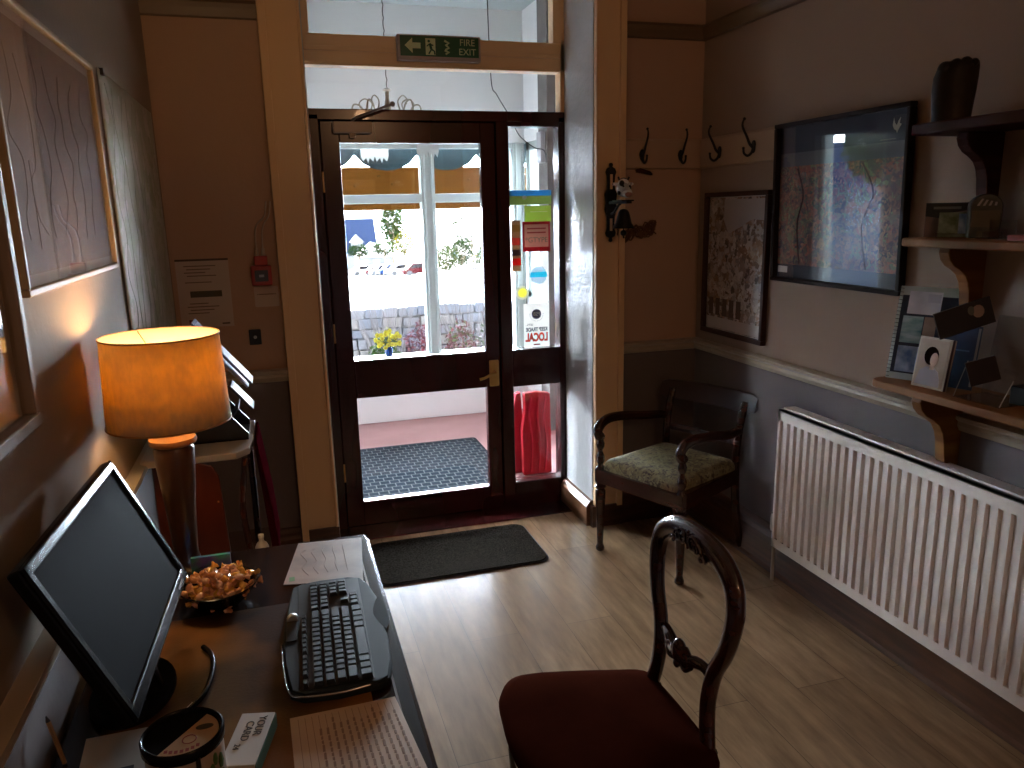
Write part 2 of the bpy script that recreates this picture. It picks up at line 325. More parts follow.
# exit sign on the transom rail
m_green = mat('exit green', (.004, .10, .045), .3); m_glow = mat('pale luminous print', (.55, .68, .42), .5); m_signf = mat('sign housing', (.40, .33, .30), .4)
s = thing('exit_sign', 'green fire exit sign with running man above the glazed door', 'sign', (.795, DY-.052, 2.278), ON_FRONT)
MB().box(-.192, .192, -.058, .052, -.010, .030).build('housing', m_signf, s, bevel=.004)
MB().box(-.180, .182, -.040, .045, .030, .033).build('face', m_green, s)
MB().prism([(-.160, .004), (-.125, .036), (-.125, .016), (-.088, .016), (-.088, -.008), (-.125, -.008), (-.125, -.028)], .033, .0345).build('arrow', m_glow, s)
b = MB(); b.box(-.065, -.020, -.034, .036, .033, .0340)
b.build('pictogram_door', m_glow, s)
b = MB(); b.tube([(-.044, .004, .035), (-.040, -.012, .035), (-.052, -.030, .035)], .0035, 6); b.tube([(-.040, -.010, .035), (-.026, -.018, .035), (-.024, -.032, .035)], .0035, 6); b.tube([(-.046, .014, .035), (-.040, -.010, .035)], .006, 6); b.ell((-.050, .024, .035), (.006, .006, .002)); b.tube([(-.060, .002, .035), (-.048, .012, .035), (-.030, .006, .035)], .003, 6)
b.build('running_man', m_green, s)
b = MB()
for k in range(3): b.tube([(.022+.008*(k % 2), .028-.02*k, .034), (.042, .018-.02*k, .034), (.026, .008-.018*k, .034)], .005, 6)
b.build('flame_symbol', m_glow, s)
text('FIRE', .040, .128, .022, .034, m_glow, s, 'lettering'); text('EXIT', .040, .128, -.018, .034, m_glow, s, 'lettering')

def film(name, c):
    if name in MATS: return MATS[name]
    M = bpy.data.materials.new(name); M.use_nodes = True; n = M.node_tree; n.nodes.clear()
    o = n.nodes.new('ShaderNodeOutputMaterial'); mx = n.nodes.new('ShaderNodeMixShader'); d = n.nodes.new('ShaderNodeBsdfDiffuse'); t = n.nodes.new('ShaderNodeBsdfTranslucent')
    for q in (d, t): q.inputs[0].default_value = (*c, 1)
    mx.inputs[0].default_value = .72; n.links.new(d.outputs[0], mx.inputs[1]); n.links.new(t.outputs[0], mx.inputs[2]); n.links.new(mx.outputs[0], o.inputs[0]); MATS[name] = M; return M
# ================================================================== stickers on the side light
def sticker(name, label, cat, cx, cz, w_, h_, mt, shape='rect'):
    s = thing(name, label, cat, (cx, DY+.0025, cz), ON_FRONT)
    if shape == 'round': MB().lathe([(w_/2, 0), (w_/2, .0006)], n=28).build('backing', mt, s)
    else: MB().prism(rrect(-w_/2, w_/2, -h_/2, h_/2, min(w_, h_)*(.09 if shape == 'rr' else .01)), 0, .0006).build('backing', mt, s)
    return s
def patch(s, name, mt, x0, x1, y0, y1, z0=0, z1=.0006): return MB().box(x0, x1, y0, y1, z0, z1).build(name, mt, s)
def stick(name, label, cx, cz): return thing(name, label, 'sticker', (cx, DY+.0025, cz), ON_FRONT)
m_smar = film('sticker maroon', (.32, .03, .04))
s = stick('window_sticker', 'landscape strip sticker with blue sky at the top of the side light', 1.243, 1.612)
patch(s, 'meadow', film('meadow print', (.42, .50, .22)), -.112, .112, -.035, .008); patch(s, 'sky_band', film('sticker blue', (.12, .38, .60)), -.112, .112, .008, .035); MB().ell((-.03, .0, .001), (.012, .010, .0006)).build('sheep_print', m_white, s)
s = stick('window_sticker', 'plain lime green sticker just under the landscape strip', 1.283, 1.532)
patch(s, 'backing', film('sticker lime', (.50, .60, .20)), -.070, .070, -.040, .040); patch(s, 'print_line', m_white, -.04, .05, .008, .012, .0006, .0009)
s = stick('window_sticker', 'square dark red sign sticker with mirrored lettering on side light', 1.274, 1.420)
b = MB(); b.box(-.073, .073, .060, .074, 0, .0006); b.box(-.073, .073, -.074, -.052, 0, .0006); b.box(-.073, -.064, -.052, .060, 0, .0006); b.box(.064, .073, -.052, .060, 0, .0006); b.build('red_border', m_smar, s)
patch(s, 'centre_panel', film('sticker taupe', (.46, .27, .22)), -.064, .064, -.052, .060)
for z in (.040, .020): patch(s, 'print_line', mat('dark red print', (.24, .03, .03), .6), -.05, .05, z-.004, z+.003, .0007, .0010)
text('*GTYPE', .036, 0, -.018, .0012, mat('sticker green ink', (.10, .16, .11), .5), s)
s = stick('window_sticker', 'narrow brown vertical sticker of four small pictures', 1.166, 1.376)
zz = -.126
for k, (h_, c) in enumerate(((.030, 0), (.034, (.50, .05, .04)), (.014, 0), (.030, (.10, .07, .07)), (.022, 0), (.036, (.48, .10, .07)), (.030, 0), (.034, (.30, .20, .08)), (.022, 0))): patch(s, 'picture' if c else 'brown_strip', film('strip film %d' % k, c) if c else film('sticker brown', (.36, .25, .15)), -.0235, .0235, zz, zz+h_); zz += h_
s = stick('window_sticker', 'round white sticker with a turquoise band', 1.282, 1.225)
def disc_part(R, a, c2, n=10):
    up = [(math.sqrt(max(0, R*R-y*y)), y) for y in [a+(c2-a)*k/n for k in range(n+1)]]; return up+[(-x, y) for x, y in up[::-1]]
for nm, a, c2, mt in (('lower_field', -.045, -.010, film('sticker pale blue', (.66, .76, .82))), ('band', -.010, .016, film('sticker turquoise', (.10, .55, .66))), ('upper_field', .016, .045, film('sticker pale blue', 0))): MB().prism(disc_part(.045, a, c2), 0, .0006).build(nm, mt, s)
s = stick('window_sticker', 'small round yellow sticker with a grey rim', 1.194, 1.139)
MB().lathe([(.024, 0), (.035, 0), (.035, .0006), (.024, .0006)], n=28, cap=False).build('rim', film('sticker grey', (.62, .62, .52)), s); MB().lathe([(.0238, 0), (.0238, .0006)], n=28).build('centre', film('sticker yellow', (.85, .80, .22)), s)
s = sticker('window_poster', 'white keep trade local poster seen from behind, mirrored, at foot of side light', 'poster', 1.268, .968, .140, .228, film('translucent poster', (.86, .84, .80)))
MB().lathe([(.026, .0006), (.026, .0010)], c=(.0, .058, 0), n=24).build('round_logo', mat('logo slate', (.16, .17, .30), .5), s)
text('FSB', .026, 0, .058, .0016, mat('bright white ink', (.9, .9, .95), .5), s, mirror=True)
b = MB()
for k in range(14):
    t = math.pi*(1.0+k/13); b.ell((.036*math.cos(t), .058+.036*math.sin(t), .001), (.0022, .0022, .0005), 6)
b.build('dotted_arc', mat('logo slate', (0, 0, 0)), s)
text('LET\'S...', .014, -.040, .004, .0012, m_ink, s, mirror=True)
text('KEEP TRADE', .027, 0, -.022, .0012, mat('poster grey ink', (.12, .12, .16), .5), s, mirror=True, sx=.78, bold=.0011)
text('LOCAL', .058, 0, -.064, .0012, mat('poster red ink', (.95, .05, .02), .5), s, mirror=True, sx=.66, bold=.003)
MB().box(-.018, .018, -.104, -.097, .0006, .001).build('print_line', mat('dark red print', (0, 0, 0)), s)

# ================================================================== porch beyond the door
PY = 5.69
m_porch = mat('porch white paint', (.80, .79, .78), .6)
m_pstone = mat('grey brown stone', (.09, .075, .068), .8, c2=(.13, .115, .105), scale=9)
m_pgreen = mat('pale grey window paint', (.38, .43, .415), .35)
m_tile = mat('red painted porch floor', (.34, .17, .165), .5, c2=(.29, .14, .135), scale=4)
box('porch_floor', m_tile, -.30, 2.0, 3.80, PY+.1, -.1, -.004, kind='structure')
b = MB(); b.box(-.25, 1.85, PY, PY+.08, 0, .50)
MB().box(-.35, 1.95, PY, PY+.08, 2.04, 2.95).build('wall_porch_gable', mat('porch upper wall', (.66, .67, .66), .7), kind='structure')
b.build('wall_porch_front', m_porch, kind='structure')
b = MB(); b.box(1.85, 1.95, DY+.06, PY+.08, -.1, .9); b.box(1.85, 1.95, DY+.06, 5.17, .9, 2.95); b.box(1.85, 1.95, 5.17, PY+.08, 2.04, 2.95)
b.build('wall_porch_right', m_porch, kind='structure')
box('pillar_stone', m_pstone, 1.79, 1.85, 5.01, 5.19, 0, 2.95, kind='structure')
MB().box(-.35, -.25, DY+.06, PY+.08, -.1, .5).build('wall_porch_plinth', m_porch, kind='structure')
b = MB(); b.box(-.35, -.25, DY+.06, 4.3, .5, 2.95); b.box(-.35, -.25, 4.3, 4.55, .5, 2.95); b.box(-.35, -.25, 5.25, PY+.08, .5, 2.95); b.box(-.35, -.25, 4.55, 5.25, .5, .60); b.box(-.35, -.25, 4.55, 5.25, 2.04, 2.95)
b.build('wall_porch_left', m_pstone, kind='structure')
box('ceiling_porch', mat('porch ceiling paint', (.42, .48, .48), .7), -.35, 1.95, DY+.06, PY+.08, 2.95, 3.05, kind='structure')
# front window of the porch: sill, posts, transom bar and panes
def post(b, x0, x1):
    b.box(x0, x1, PY-.01, PY+.08, .50, 2.04); w_ = x1-x0
    for k in (.18, .72): b.box(x0+w_*k, x0+w_*k+w_*.12, PY-.022, PY-.009, .50, 2.04)
b = MB()
for x0, x1 in ((-.25, -.16), (.20, .29), (1.058, 1.158), (1.755, 1.85)): post(b, x0, x1)
b.box(-.25, 1.85, PY-.005, PY+.07, 1.620, 1.682); b.box(-.25, 1.85, PY, PY+.07, 2.0, 2.04)
o = b.build('window_3', m_pgreen, kind='structure', bevel=.003)
MB().box(-.25, 1.85, PY-.06, PY+.10, .485, .503).build('window_sill', m_pwhite, o, bevel=.004)
MB().box(-.16, 1.755, PY+.034, PY+.038, .503, 2.0).build('pane', m_glass, o)
b = MB(); b.box(1.86, 1.94, 5.17, 5.25, .9, 2.04); b.box(1.86, 1.94, 5.60, 5.69, .9, 2.04); b.box(1.86, 1.94, 5.17, 5.69, .86, .94); b.box(1.86, 1.94, 5.17, 5.69, 1.98, 2.04)
o = b.build('window_4', m_pgreen, kind='structure', bevel=.003); MB().box(1.90, 1.904, 5.25, 5.60, .94, 1.98).build('pane', m_glass, o)
b = MB(); b.box(-.34, -.26, 4.55, 4.60, .60, 2.04); b.box(-.34, -.26, 5.20, 5.25, .60, 2.04); b.box(-.34, -.26, 4.55, 5.25, .60, .65); b.box(-.34, -.26, 4.55, 5.25, 1.98, 2.04)
o = b.build('window_5', m_pgreen, kind='structure', bevel=.003); MB().box(-.302, -.298, 4.60, 5.20, .65, 1.98).build('pane', m_glass, o)
# planked board outside the window and scalloped awning valance
m_pine = mat('orange knotty pine', (.085, .032, .006), .8, spec=0, c2=(.07, .025, .004), scale=3, stretch=(1, 1, 14)); m_knot = mat('dark knot', (.03, .012, .004), .8, spec=0)
b = thing('fascia_board', 'orange pine board hung across the outside of the porch window', 'board', (0, 6.02, 1.575))
b2 = MB(); b2.box(-.30, 2.0, 0, .03, .02, .315); b2.box(-.30, 2.0, -.012, 0, .0, .035); b2.build('plank', m_pine, b)
for x, z in ((.80, .25), (1.0, .06), (1.25, .09), (1.33, .07), (1.50, .22), (1.66, .24), (.62, .18), (.90, .19)): MB().ell((x, -.001, z), (.022 if z < .12 else .012, .003, .018 if z < .12 else .010), 8).build('knot', m_knot, b)
def valance(name, label, mt, y, x0, x1, top, drop, n, kinds):
    v = MB(); W = (x1-x0)/n; pts = []
    for i in range(n):
        for k in range(9):
            t = k/8; d = drop*(.35+.65*math.sin(math.pi*t)**.6) if kinds else drop*(1-abs(((t*3) % 1)-.5)*.8) if t < 1 else drop*.6
            pts.append((x0+W*(i+t), top-d))
    v.prism([(x0, top+.03)]+pts+[(x1, top+.03)], y, y+.006, 'y')
    return tag(v.build(name, mt), label, 'valance')
valance('awning_valance', 'blue grey scalloped awning edge above the pine board', mat('blue grey canvas', (.010, .018, .021), .9, spec=0), 5.93, -.3, 2.0, 2.03, .17, 5, True)
valance('lace_valance', 'short white lace strip hanging in front of the blue grey awning edge', mat('white lace', (.35, .36, .34), .8), 5.86, .66, .86, 2.03, .12, 2, False)
valance('lace_valance', 'white lace point hanging over the top of the middle window post', mat('white lace', (0, 0, 0)), 5.64, 1.03, 1.19, 2.06, .14, 2, False)
s = thing('sky_block_awning', 'unseen canvas awning added above the porch window to block high sky', 'awning', (0, 6.1, 2.36))  # added awning, sloped and sized to keep high sky light off the floor
MB().prism([(0, 0), (2.5, -.19), (2.5, -.185), (0, .006)], -2.2, 4.2, 'x').build('canvas', mat('blue grey canvas', (0, 0, 0)), s)
for x in (-2.1, 4.1): MB().tube([(x, .02, -.02), (x, 2.48, -.205)], .015, 8).build('arm', m_pwhite, s)
# blue vase of daffodils on the sill
v = thing('flower_vase', 'blue vase of yellow daffodils on the porch window sill', 'vase', (.757, PY-.015, .504))
MB().lathe([(.022, 0), (.026, .004), (.030, .03), (.033, .075), (.036, .078), (.031, .078), (.026, .02), (.001, .012)], n=20).build('vase', mat('cobalt glaze', (.006, .03, .12), .2), v, smooth=50)
st = MB(); fl = MB()
for k in range(34):
    a = k*2.4; r = .012+.088*math.sqrt(k/34); p = Vector((r*math.cos(a), r*math.sin(a)*.6, .155+.045*math.cos(k)-r*.35)); st.tube([(0, 0, .07), (p.x*.5, p.y*.5, .12), tuple(p)], .0022, 5)
    for j in range(6):
        t = j*math.pi/3; q = p+Vector((math.cos(t)*.010, -.004, math.sin(t)*.010)); fl.ell(q, (.008, .003, .008), 6)
    MB().lathe([(.004, 0), (.006, .010)], n=8, M=Matrix.Translation(p+Vector((0, -.004, 0))) @ Matrix.Rotation(math.radians(90), 4, 'X')).build('flower_centre', mat('daffodil deep yellow', (.36, .24, .01), .5), v)
for k in range(14):
    a = k*1.7; st.tube([(0, 0, .07), (.03*math.cos(a), .02*math.sin(a), .11), (.07*math.cos(a), .04*math.sin(a), .13-.01*(k % 3))], [.003, .004, .001], 5)
st.build('stems', mat('stem green', (.03, .07, .014), .6), v); fl.build('petals', mat('daffodil yellow', (.50, .46, .03), .5), v)
# porch mat, floor mat
def patterned_mat():
    M = bpy.data.materials.new('ribbed blue grey mat'); M.use_nodes = True; n = M.node_tree; bs = n.nodes['Principled BSDF']; bs.inputs['Roughness'].default_value = 1; bs.inputs['Specular IOR Level'].default_value = .05
    tc = n.nodes.new('ShaderNodeTexCoord'); br = n.nodes.new('ShaderNodeTexBrick'); br.inputs['Scale'].default_value = 11; br.inputs['Color1'].default_value = (.009, .014, .021, 1); br.inputs['Color2'].default_value = (.013, .018, .026, 1); br.inputs['Mortar'].default_value = (.085, .09, .09, 1)
    br.inputs['Mortar Size'].default_value = .045; br.inputs['Brick Width'].default_value = .62; br.inputs['Row Height'].default_value = .62; br.inputs['Mortar Smooth'].default_value = .6
    n.links.new(tc.outputs['Object'], br.inputs[0]); n.links.new(br.outputs[0], bs.inputs['Base Color']); return M
tag(MB().prism(rrect(.10, 1.235, 3.805, 5.03, .03), -.004, .008).build('porch_mat', patterned_mat()), 'blue grey patterned mat on the red porch floor', 'mat')
m_rug = mat('flecked brown mat', (.014, .0115, .009), 1, spec=0, c2=(.035, .029, .024), scale=130, thr=(.4, .6), bump=.8, bscale=220)
r_ = thing('door_mat', 'flecked brown door mat on the laminate floor inside the door', 'mat', (0, 0, 0))
MB().prism(rrect(.31, 1.075, 3.035, 3.47, .055), .001, .010).build('pile', m_rug, r_); MB().prism(rrect(.302, 1.083, 3.027, 3.478, .06), .0005, .005).build('rubber_edge', m_black, r_)
# folded red covers leaning in the porch
m_redc = mat('red cloth', (.27, .0045, .012), .8, c2=(.20, .003, .008), scale=6, stretch=(6, 6, 1), spec=.1); m_redc2 = mat('crimson cloth', (.30, .008, .020), .8, spec=.1)
s = thing('folded_red_parasol_cover', 'tall folded red covers leaning behind the lower side light', 'cover', (1.38, 4.22, 0))
MB().prism([(-.115, 0), (-.03, 0), (-.045, .30), (-.055, .50), (-.085, .49), (-.105, .38)], .00, .05, 'y').build('rear_fold', m_redc2, s, bevel=.006)
pts = [(-.062, 0), (.115, 0), (.112, .30), (.108, .495), (.02, .51), (-.052, .505), (-.050, .40), (-.068, .28)]
MB().prism(pts, -.06, -.01, 'y').build('front_fold', m_redc, s, bevel=.008)
b = MB()
for x in (-.02, .03, .07): b.tube(catmull([(x, -.062, .02), (x+.01, -.066, .2), (x-.006, -.064, .36), (x+.008, -.062, .48)]), .006, 6)
b.build('creases', m_redc2, s, smooth=50)
# chandelier
m_ant = mat('pewter', (.30, .28, .22), .35, metal=.8)
s = thing('chandelier', 'curly metal chandelier on a chain in the porch', 'chandelier', (.70, 4.7, 2.15))
b = MB()
for k in range(22):
    z = .10+k*.033; b.tube([(0, 0, z), (.005 if k % 2 else 0, 0 if k % 2 else .005, z+.017), (0, 0, z+.034)], .0028, 5)
b.build('chain', mat('dark chain', (.08, .07, .06), .5, metal=.6), s)
b = MB(); b.lathe([(.002, .11), (.028, .095), (.012, .085), (.010, .05), (.016, .02), (.020, -.01), (.010, -.04), (.022, -.06), (.018, -.08), (.004, -.10)], n=16); b.build('stem', m_ant, s, smooth=50)
for k in range(5):
    a = k*2*math.pi/5+.25; d = Vector((math.cos(a), math.sin(a), 0))
    b = MB(); P = [Vector((0, 0, -.05)), d*.05+Vector((0, 0, -.075)), d*.12+Vector((0, 0, -.05)), d*.16+Vector((0, 0, .01)), d*.20+Vector((0, 0, .02)), d*.215+Vector((0, 0, -.02)), d*.215+Vector((0, 0, -.05))]
    b.tube(catmull(P), .005, 6); b.tube(catmull([d*.12+Vector((0, 0, -.05)), d*.09+Vector((0, 0, .02)), d*.13+Vector((0, 0, .05)), d*.165+Vector((0, 0, .03)), d*.16+Vector((0, 0, .0))]), .004, 6); b.build('arm', m_ant, s, smooth=50)
    MB().lathe([(.010, -.05), (.018, -.058), (.030, -.09), (.050, -.135), (.048, -.137), (.028, -.088), (.010, -.06)], c=(d.x*.215, d.y*.215, 0), n=16, cap=False).build('lamp_shade', mat('frosted glass shade', (.8, .8, .74), .4), s, smooth=50)
tag(MB().tube(catmull([(1.40, 5.0, 2.93), (1.412, 5.0, 2.375), (1.449, 5.0, 2.274), (1.546, 5.02, 2.135), (1.60, 5.02, 2.03), (1.70, 5.02, 1.955), (1.77, 5.02, 1.936), (1.79, 5.03, 1.86)]), .0035, 6).build('hanging_cable', m_black), 'thin black cable drooping across the porch to the right pillar', 'cable')
tag(box('junction_box', mat('grey plastic box', (.36, .36, .38), .5), 1.755, 1.789, 5.04, 5.13, 1.86, 2.06, bevel=.004), 'grey box fixed high on the porch stone pillar', 'box')

# ================================================================== outside
def ground_z(y): return -.35-.0645*(y-9)
b = MB(); b.add([(-60, 5.8, -.35), (60, 5.8, -.35), (60, 9, -.35), (-60, 9, -.35), (60, 170, ground_z(170)), (-60, 170, ground_z(170)), (90, 400, 6), (-90, 400, 6)], [(0, 1, 2, 3), (3, 2, 4, 5), (5, 4, 6, 7)])
b.build('ground', mat('pale tarmac', (.26, .26, .27), .9, c2=(.32, .32, .32), scale=.3), kind='structure')
# low stone wall
s = MB(); rnd = random.Random(3)
for row in range(7):
    x = -1.5+rnd.random()*.2
    while x < 4.2:
        L = rnd.uniform(.09, .26); z0 = -.35+row*.12; s.box(x+.006, x+L-.006, 8.9+rnd.uniform(-.03, .03), 9.25, z0+.006, z0+.114+rnd.uniform(-.012, .012), mi=rnd.randrange(3)); x += L
s.box(-1.5, 4.3, 8.97, 9.2, -.35, .40, mi=2)
tag(s.build('garden_stone_wall', [mat('stone grey', (.13, .125, .135), .9), mat('stone blue', (.10, .105, .125), .9), mat('stone buff', (.15, .135, .125), .9)], bevel=.012), 'low grey stone wall across the garden outside', 'wall')
def foliage(name, label, cat, c, r, n, cols, size, trunk=None, group=None, seed=1):
    rn = random.Random(seed); s = thing(name, label, cat, (c[0], c[1], c[2]-r[2]-(trunk or 0)), group=group); up = r[2]+(trunk or 0); m = MB()
    for i in range(n):
        t = rn.uniform(0, 2*math.pi); z = rn.uniform(-1, 1); q = math.sqrt(1-z*z); k = rn.uniform(.55, 1.05)
        p = Vector((r[0]*q*math.cos(t)*k, r[1]*q*math.sin(t)*k, r[2]*z*k+up)); u = Vector((rn.gauss(0, 1), rn.gauss(0, 1), rn.gauss(0, 1))).normalized(); v = u.orthogonal().normalized()
        sz = size*rn.uniform(.6, 1.3); m.add([p-u*sz, p+v*sz*.5, p+u*sz, p-v*sz*.5], [(0, 1, 2, 3)], rn.randrange(len(cols)))
    m.build('leaves', cols, s)
    b = MB(); b.tube([(0, 0, -.02), (0, 0, up)], [size*.5, size*.3], 6)
    for k in range(5): a = k*1.3; b.tube([(0, 0, up*.6), (r[0]*.6*math.cos(a), r[1]*.6*math.sin(a), up+r[2]*.3)], [size*.3, size*.1], 5)
    b.build('branches', mat('bark', (.12, .08, .05), .9), s); return s
G1 = mat('leaf green', (.010, .020, .006), .9, spec=0); G2 = mat('leaf dark green', (.006, .012, .005), .9, spec=0); G3 = mat('leaf pale green', (.019, .027, .010), .9, spec=0); Y1 = mat('leaf yellow', (.055, .046, .004), .9, spec=0)
R1 = mat('leaf russet', (.042, .015, .017), .9, spec=0); R2 = mat('leaf mauve', (.032, .024, .034), .9, spec=0); T1 = mat('twig grey', (.10, .09, .09), .9, spec=0)
pl_g = 'shrubs in the bed below the stone wall'
for i, (nm, lb, c, r, cols) in enumerate((
        ('shrub', 'dense green shrub at left of the window bed', (.62, 7.4, -.02), (.17, .14, .24), [G1, G2]),
        ('shrub', 'pale green leafy shrub behind the daffodils', (1.0, 7.85, .0), (.17, .14, .34), [G3, G1]),
        ('shrub', 'russet red shrub left of the middle post', (1.39, 7.9, .08), (.18, .16, .36), [R1, R2, R1]),
        ('shrub', 'russet red shrub right of the middle post', (1.83, 7.9, .10), (.19, .16, .34), [R1, R1, G3]),
        ('shrub', 'mauve flowering shrub at right of the window bed', (2.22, 8.0, .08), (.24, .16, .34), [R2, G1, T1]),
        ('shrub', 'low green ground cover shrub at far right of bed', (2.0, 7.3, -.16), (.40, .15, .16), [G1, G3]),
        ('shrub', 'low green ground cover shrub below the daffodils', (1.1, 7.2, -.18), (.34, .15, .15), [G1, G3]))):
    foliage(nm, lb, 'shrub', c, r, 700, cols, .025, seed=i)
for i, (x, lb) in enumerate(((1.15, 'bare twiggy bush on stone wall left of middle post'), (2.1, 'bare twiggy bush on stone wall right of middle post'))):
    rn = random.Random(i); b = MB()
    for k in range(60):
        a = rn.uniform(-.8, .8); L = rn.uniform(.2, .46); b.tube([(x+a*.15, 8.6, -.35), (x+a*.32, 8.6+rn.uniform(-.1, .1), .15), (x+a*.55, 8.6+rn.uniform(-.15, .15), .25+L)], [.006, .004, .002], 4)
    tag(b.build('bare_bush', T1), lb, 'bush')
# cars parked in a row
def car(label, x, y, col, ang, group=None):
    s = thing('car', label, 'car', (x, y, ground_z(y)), ang)
    pm = mat('car paint '+label[:8], col, .8, spec=.05); side = [(-2.05, .28), (-2.0, .70), (-1.45, .80), (-.85, 1.36), (.75, 1.42), (1.55, .92), (2.05, .84), (2.1, .32)]
    MB().prism(side, -.82, .82, 'y').build('body', pm, s, bevel=.08)
    gl = MB(); gl.prism([(-1.28, .86), (-.80, 1.30), (.70, 1.35), (1.30, .94)], -.835, .835, 'y'); gl.add([(-1.42, -.66, .85), (-1.42, .66, .85), (-.92, .60, 1.32), (-.92, -.60, 1.32)], [(0, 3, 2, 1)]); gl.build('windows', m_gblack, s)
    for wx in (-1.3, 1.3):
        for wy in (-.78, .78): MB().lathe([(.10, -.1), (.31, -.1), (.33, -.06), (.33, .06), (.31, .1), (.10, .1)], n=18, M=Matrix.Translation((wx, wy, .33)) @ Matrix.Rotation(math.radians(90), 4, 'X')).build('wheel', m_black, s)
    MB().box(-2.10, -2.02, -.78, .78, .30, .46).build('bumper', m_black, s); MB().box(-2.105, -2.09, -.26, .26, .42, .54).build('number_plate', m_white, s)
    return s
for lb, x, y, col in (('red hatchback nearest the middle window post', 15.6, 88, (.045, .005, .006)), ('white car between the red and the blue car', 14.6, 93.5, (.8, .8, .8)), ('blue car in the row of parked cars', 14.1, 97, (.008, .022, .070)),
                      ('silver car left of the blue car', 13.6, 101, (.09, .09, .095)), ('dark red car partly hidden behind the silver car', 13.3, 105.5, (.045, .005, .006)), ('white car at left end of the parked row', 11.9, 110.5, (.75, .75, .78))):
    car(lb, x, y, col, math.radians(12 if x < 15 else 8))
# houses
def house(label, x, y, z, W, D, H, R, wallm, roofm, gable_front):
    s = thing('house', label, 'house', (x, y, z)); MB().box(-W/2, W/2, 0, D, 0, H).build('wall', wallm, s)
    b = MB()
    if gable_front: b.prism([(-W/2-.3, H-.1), (W/2+.3, H-.1), (0, H+R)], -.3, D+.3, 'y')
    else: b.prism([(-.4, H-.1), (D+.4, H-.1), (D/2, H+R)], -W/2-.3, W/2+.3, 'x')
    b.build('roof', roofm, s)
    for k in range(3): q = MB(); xx = -W/2+W*(k+.5)/3; q.box(xx-.55, xx+.55, -.06, .0, H*.35, H*.35+1.3); q.build('window', mat('dark pane', (.10, .12, .14), .3), s)
    return s
slate = mat('blue grey slate', (.012, .018, .038), .9, spec=0); render_w = mat('white render', (.10, .10, .098), .9)
h1 = house('house with steep blue slate roof and white dormer at far left', 12.9, 128, ground_z(128), 6.0, 7, 3.4, 5.4, render_w, slate, False)
b = MB(); b.box(-.9, .9, -.2, 2, 3.9, 5.2); b.prism([(-1.2, 5.1), (1.2, 5.1), (0, 6.3)], -.4, 2.4, 'y'); b.build('dormer', render_w, h1)
house('white gabled house in front of the slate roofed house', 14.4, 116, ground_z(116), 5.2, 6, 2.6, 1.9, render_w, mat('pale roof', (.55, .50, .50), .8), True)
house('pale blue rendered house beyond the left porch window', -9.5, 12.5, -.6, 12.0, 6.0, 2.0, 1.0, mat('pale blue render', (.16, .20, .28), .9), slate, False)
house('pale stone house far off behind the right hand shrubs', 34, 130, ground_z(130), 14, 8, 5.5, 4.5, mat('pale stone', (.6, .55, .5), .9), mat('pale roof', (0, 0, 0)), False)
foliage('tree', 'tall pale green tree beside the slate roofed house', 'tree', (16.8, 115, 0.2), (1.7, 1.7, 3.0), 700, [G3, G1], .35, trunk=3.5, seed=21)
foliage('bush', 'bright yellow bush behind the parked cars', 'bush', (12.9, 80, -1.5), (1.2, 1.0, 1.2), 700, [Y1, Y1, G3], .14, trunk=1.6, seed=22)
foliage('hedge', 'dark green hedge at the far left beyond the car park', 'hedge', (10.2, 100, -3.0), (1.5, .8, .8), 600, [G2, G1], .16, trunk=2.0, seed=23)
foliage('bush', 'green bush below the white gabled house', 'bush', (13.2, 98, -2.6), (1.6, .8, 1.0), 600, [G1, G3], .16, trunk=2.2, seed=24)
foliage('bush', 'rounded green bush just right of middle window post', 'bush', (7.5, 35, -.55), (.62, .5, .62), 800, [G1, G3], .07, trunk=.6, seed=25)
foliage('bush', 'dark green bush behind the grey fence', 'bush', (8.5, 36, -.30), (.55, .5, .70), 800, [G2, G1], .07, trunk=.8, seed=26)
foliage('bush', 'bright green clipped bush beside the door edge', 'bush', (9.2, 34.5, -.65), (.55, .5, .75), 800, [G1, G3, Y1], .07, trunk=.5, seed=27)
foliage('tree', 'thin grey green tree above the clipped bushes', 'tree', (15.0, 60, .3), (2.0, 1.2, 1.5), 420, [G2, T1, G3], .14, trunk=2.5, seed=28)
foliage('tree', 'bright green tree outside the porch side window', 'tree', (5.4, 6.9, 1.3), (.85, 1.2, 1.3), 5000, [G1, G3], .07, trunk=.8, seed=29)
foliage('tree', 'dense green tree outside the left porch window', 'tree', (-4.2, 8.4, 2.0), (.8, .8, .6), 2500, [G1, G3], .09, trunk=.6, seed=30)
b = MB()
for k in range(10): b.box(7.9+k*.12, 7.96+k*.12, 33, 33.04, ground_z(33)-.05, ground_z(33)+1.25)
b.box(7.9, 9.1, 33.04, 33.08, ground_z(33)+.3, ground_z(33)+.38); b.box(7.9, 9.1, 33.04, 33.08, ground_z(33)+.95, ground_z(33)+1.03)
tag(b.build('picket_fence', T1), 'short grey picket fence in front of the dark green bush', 'fence')

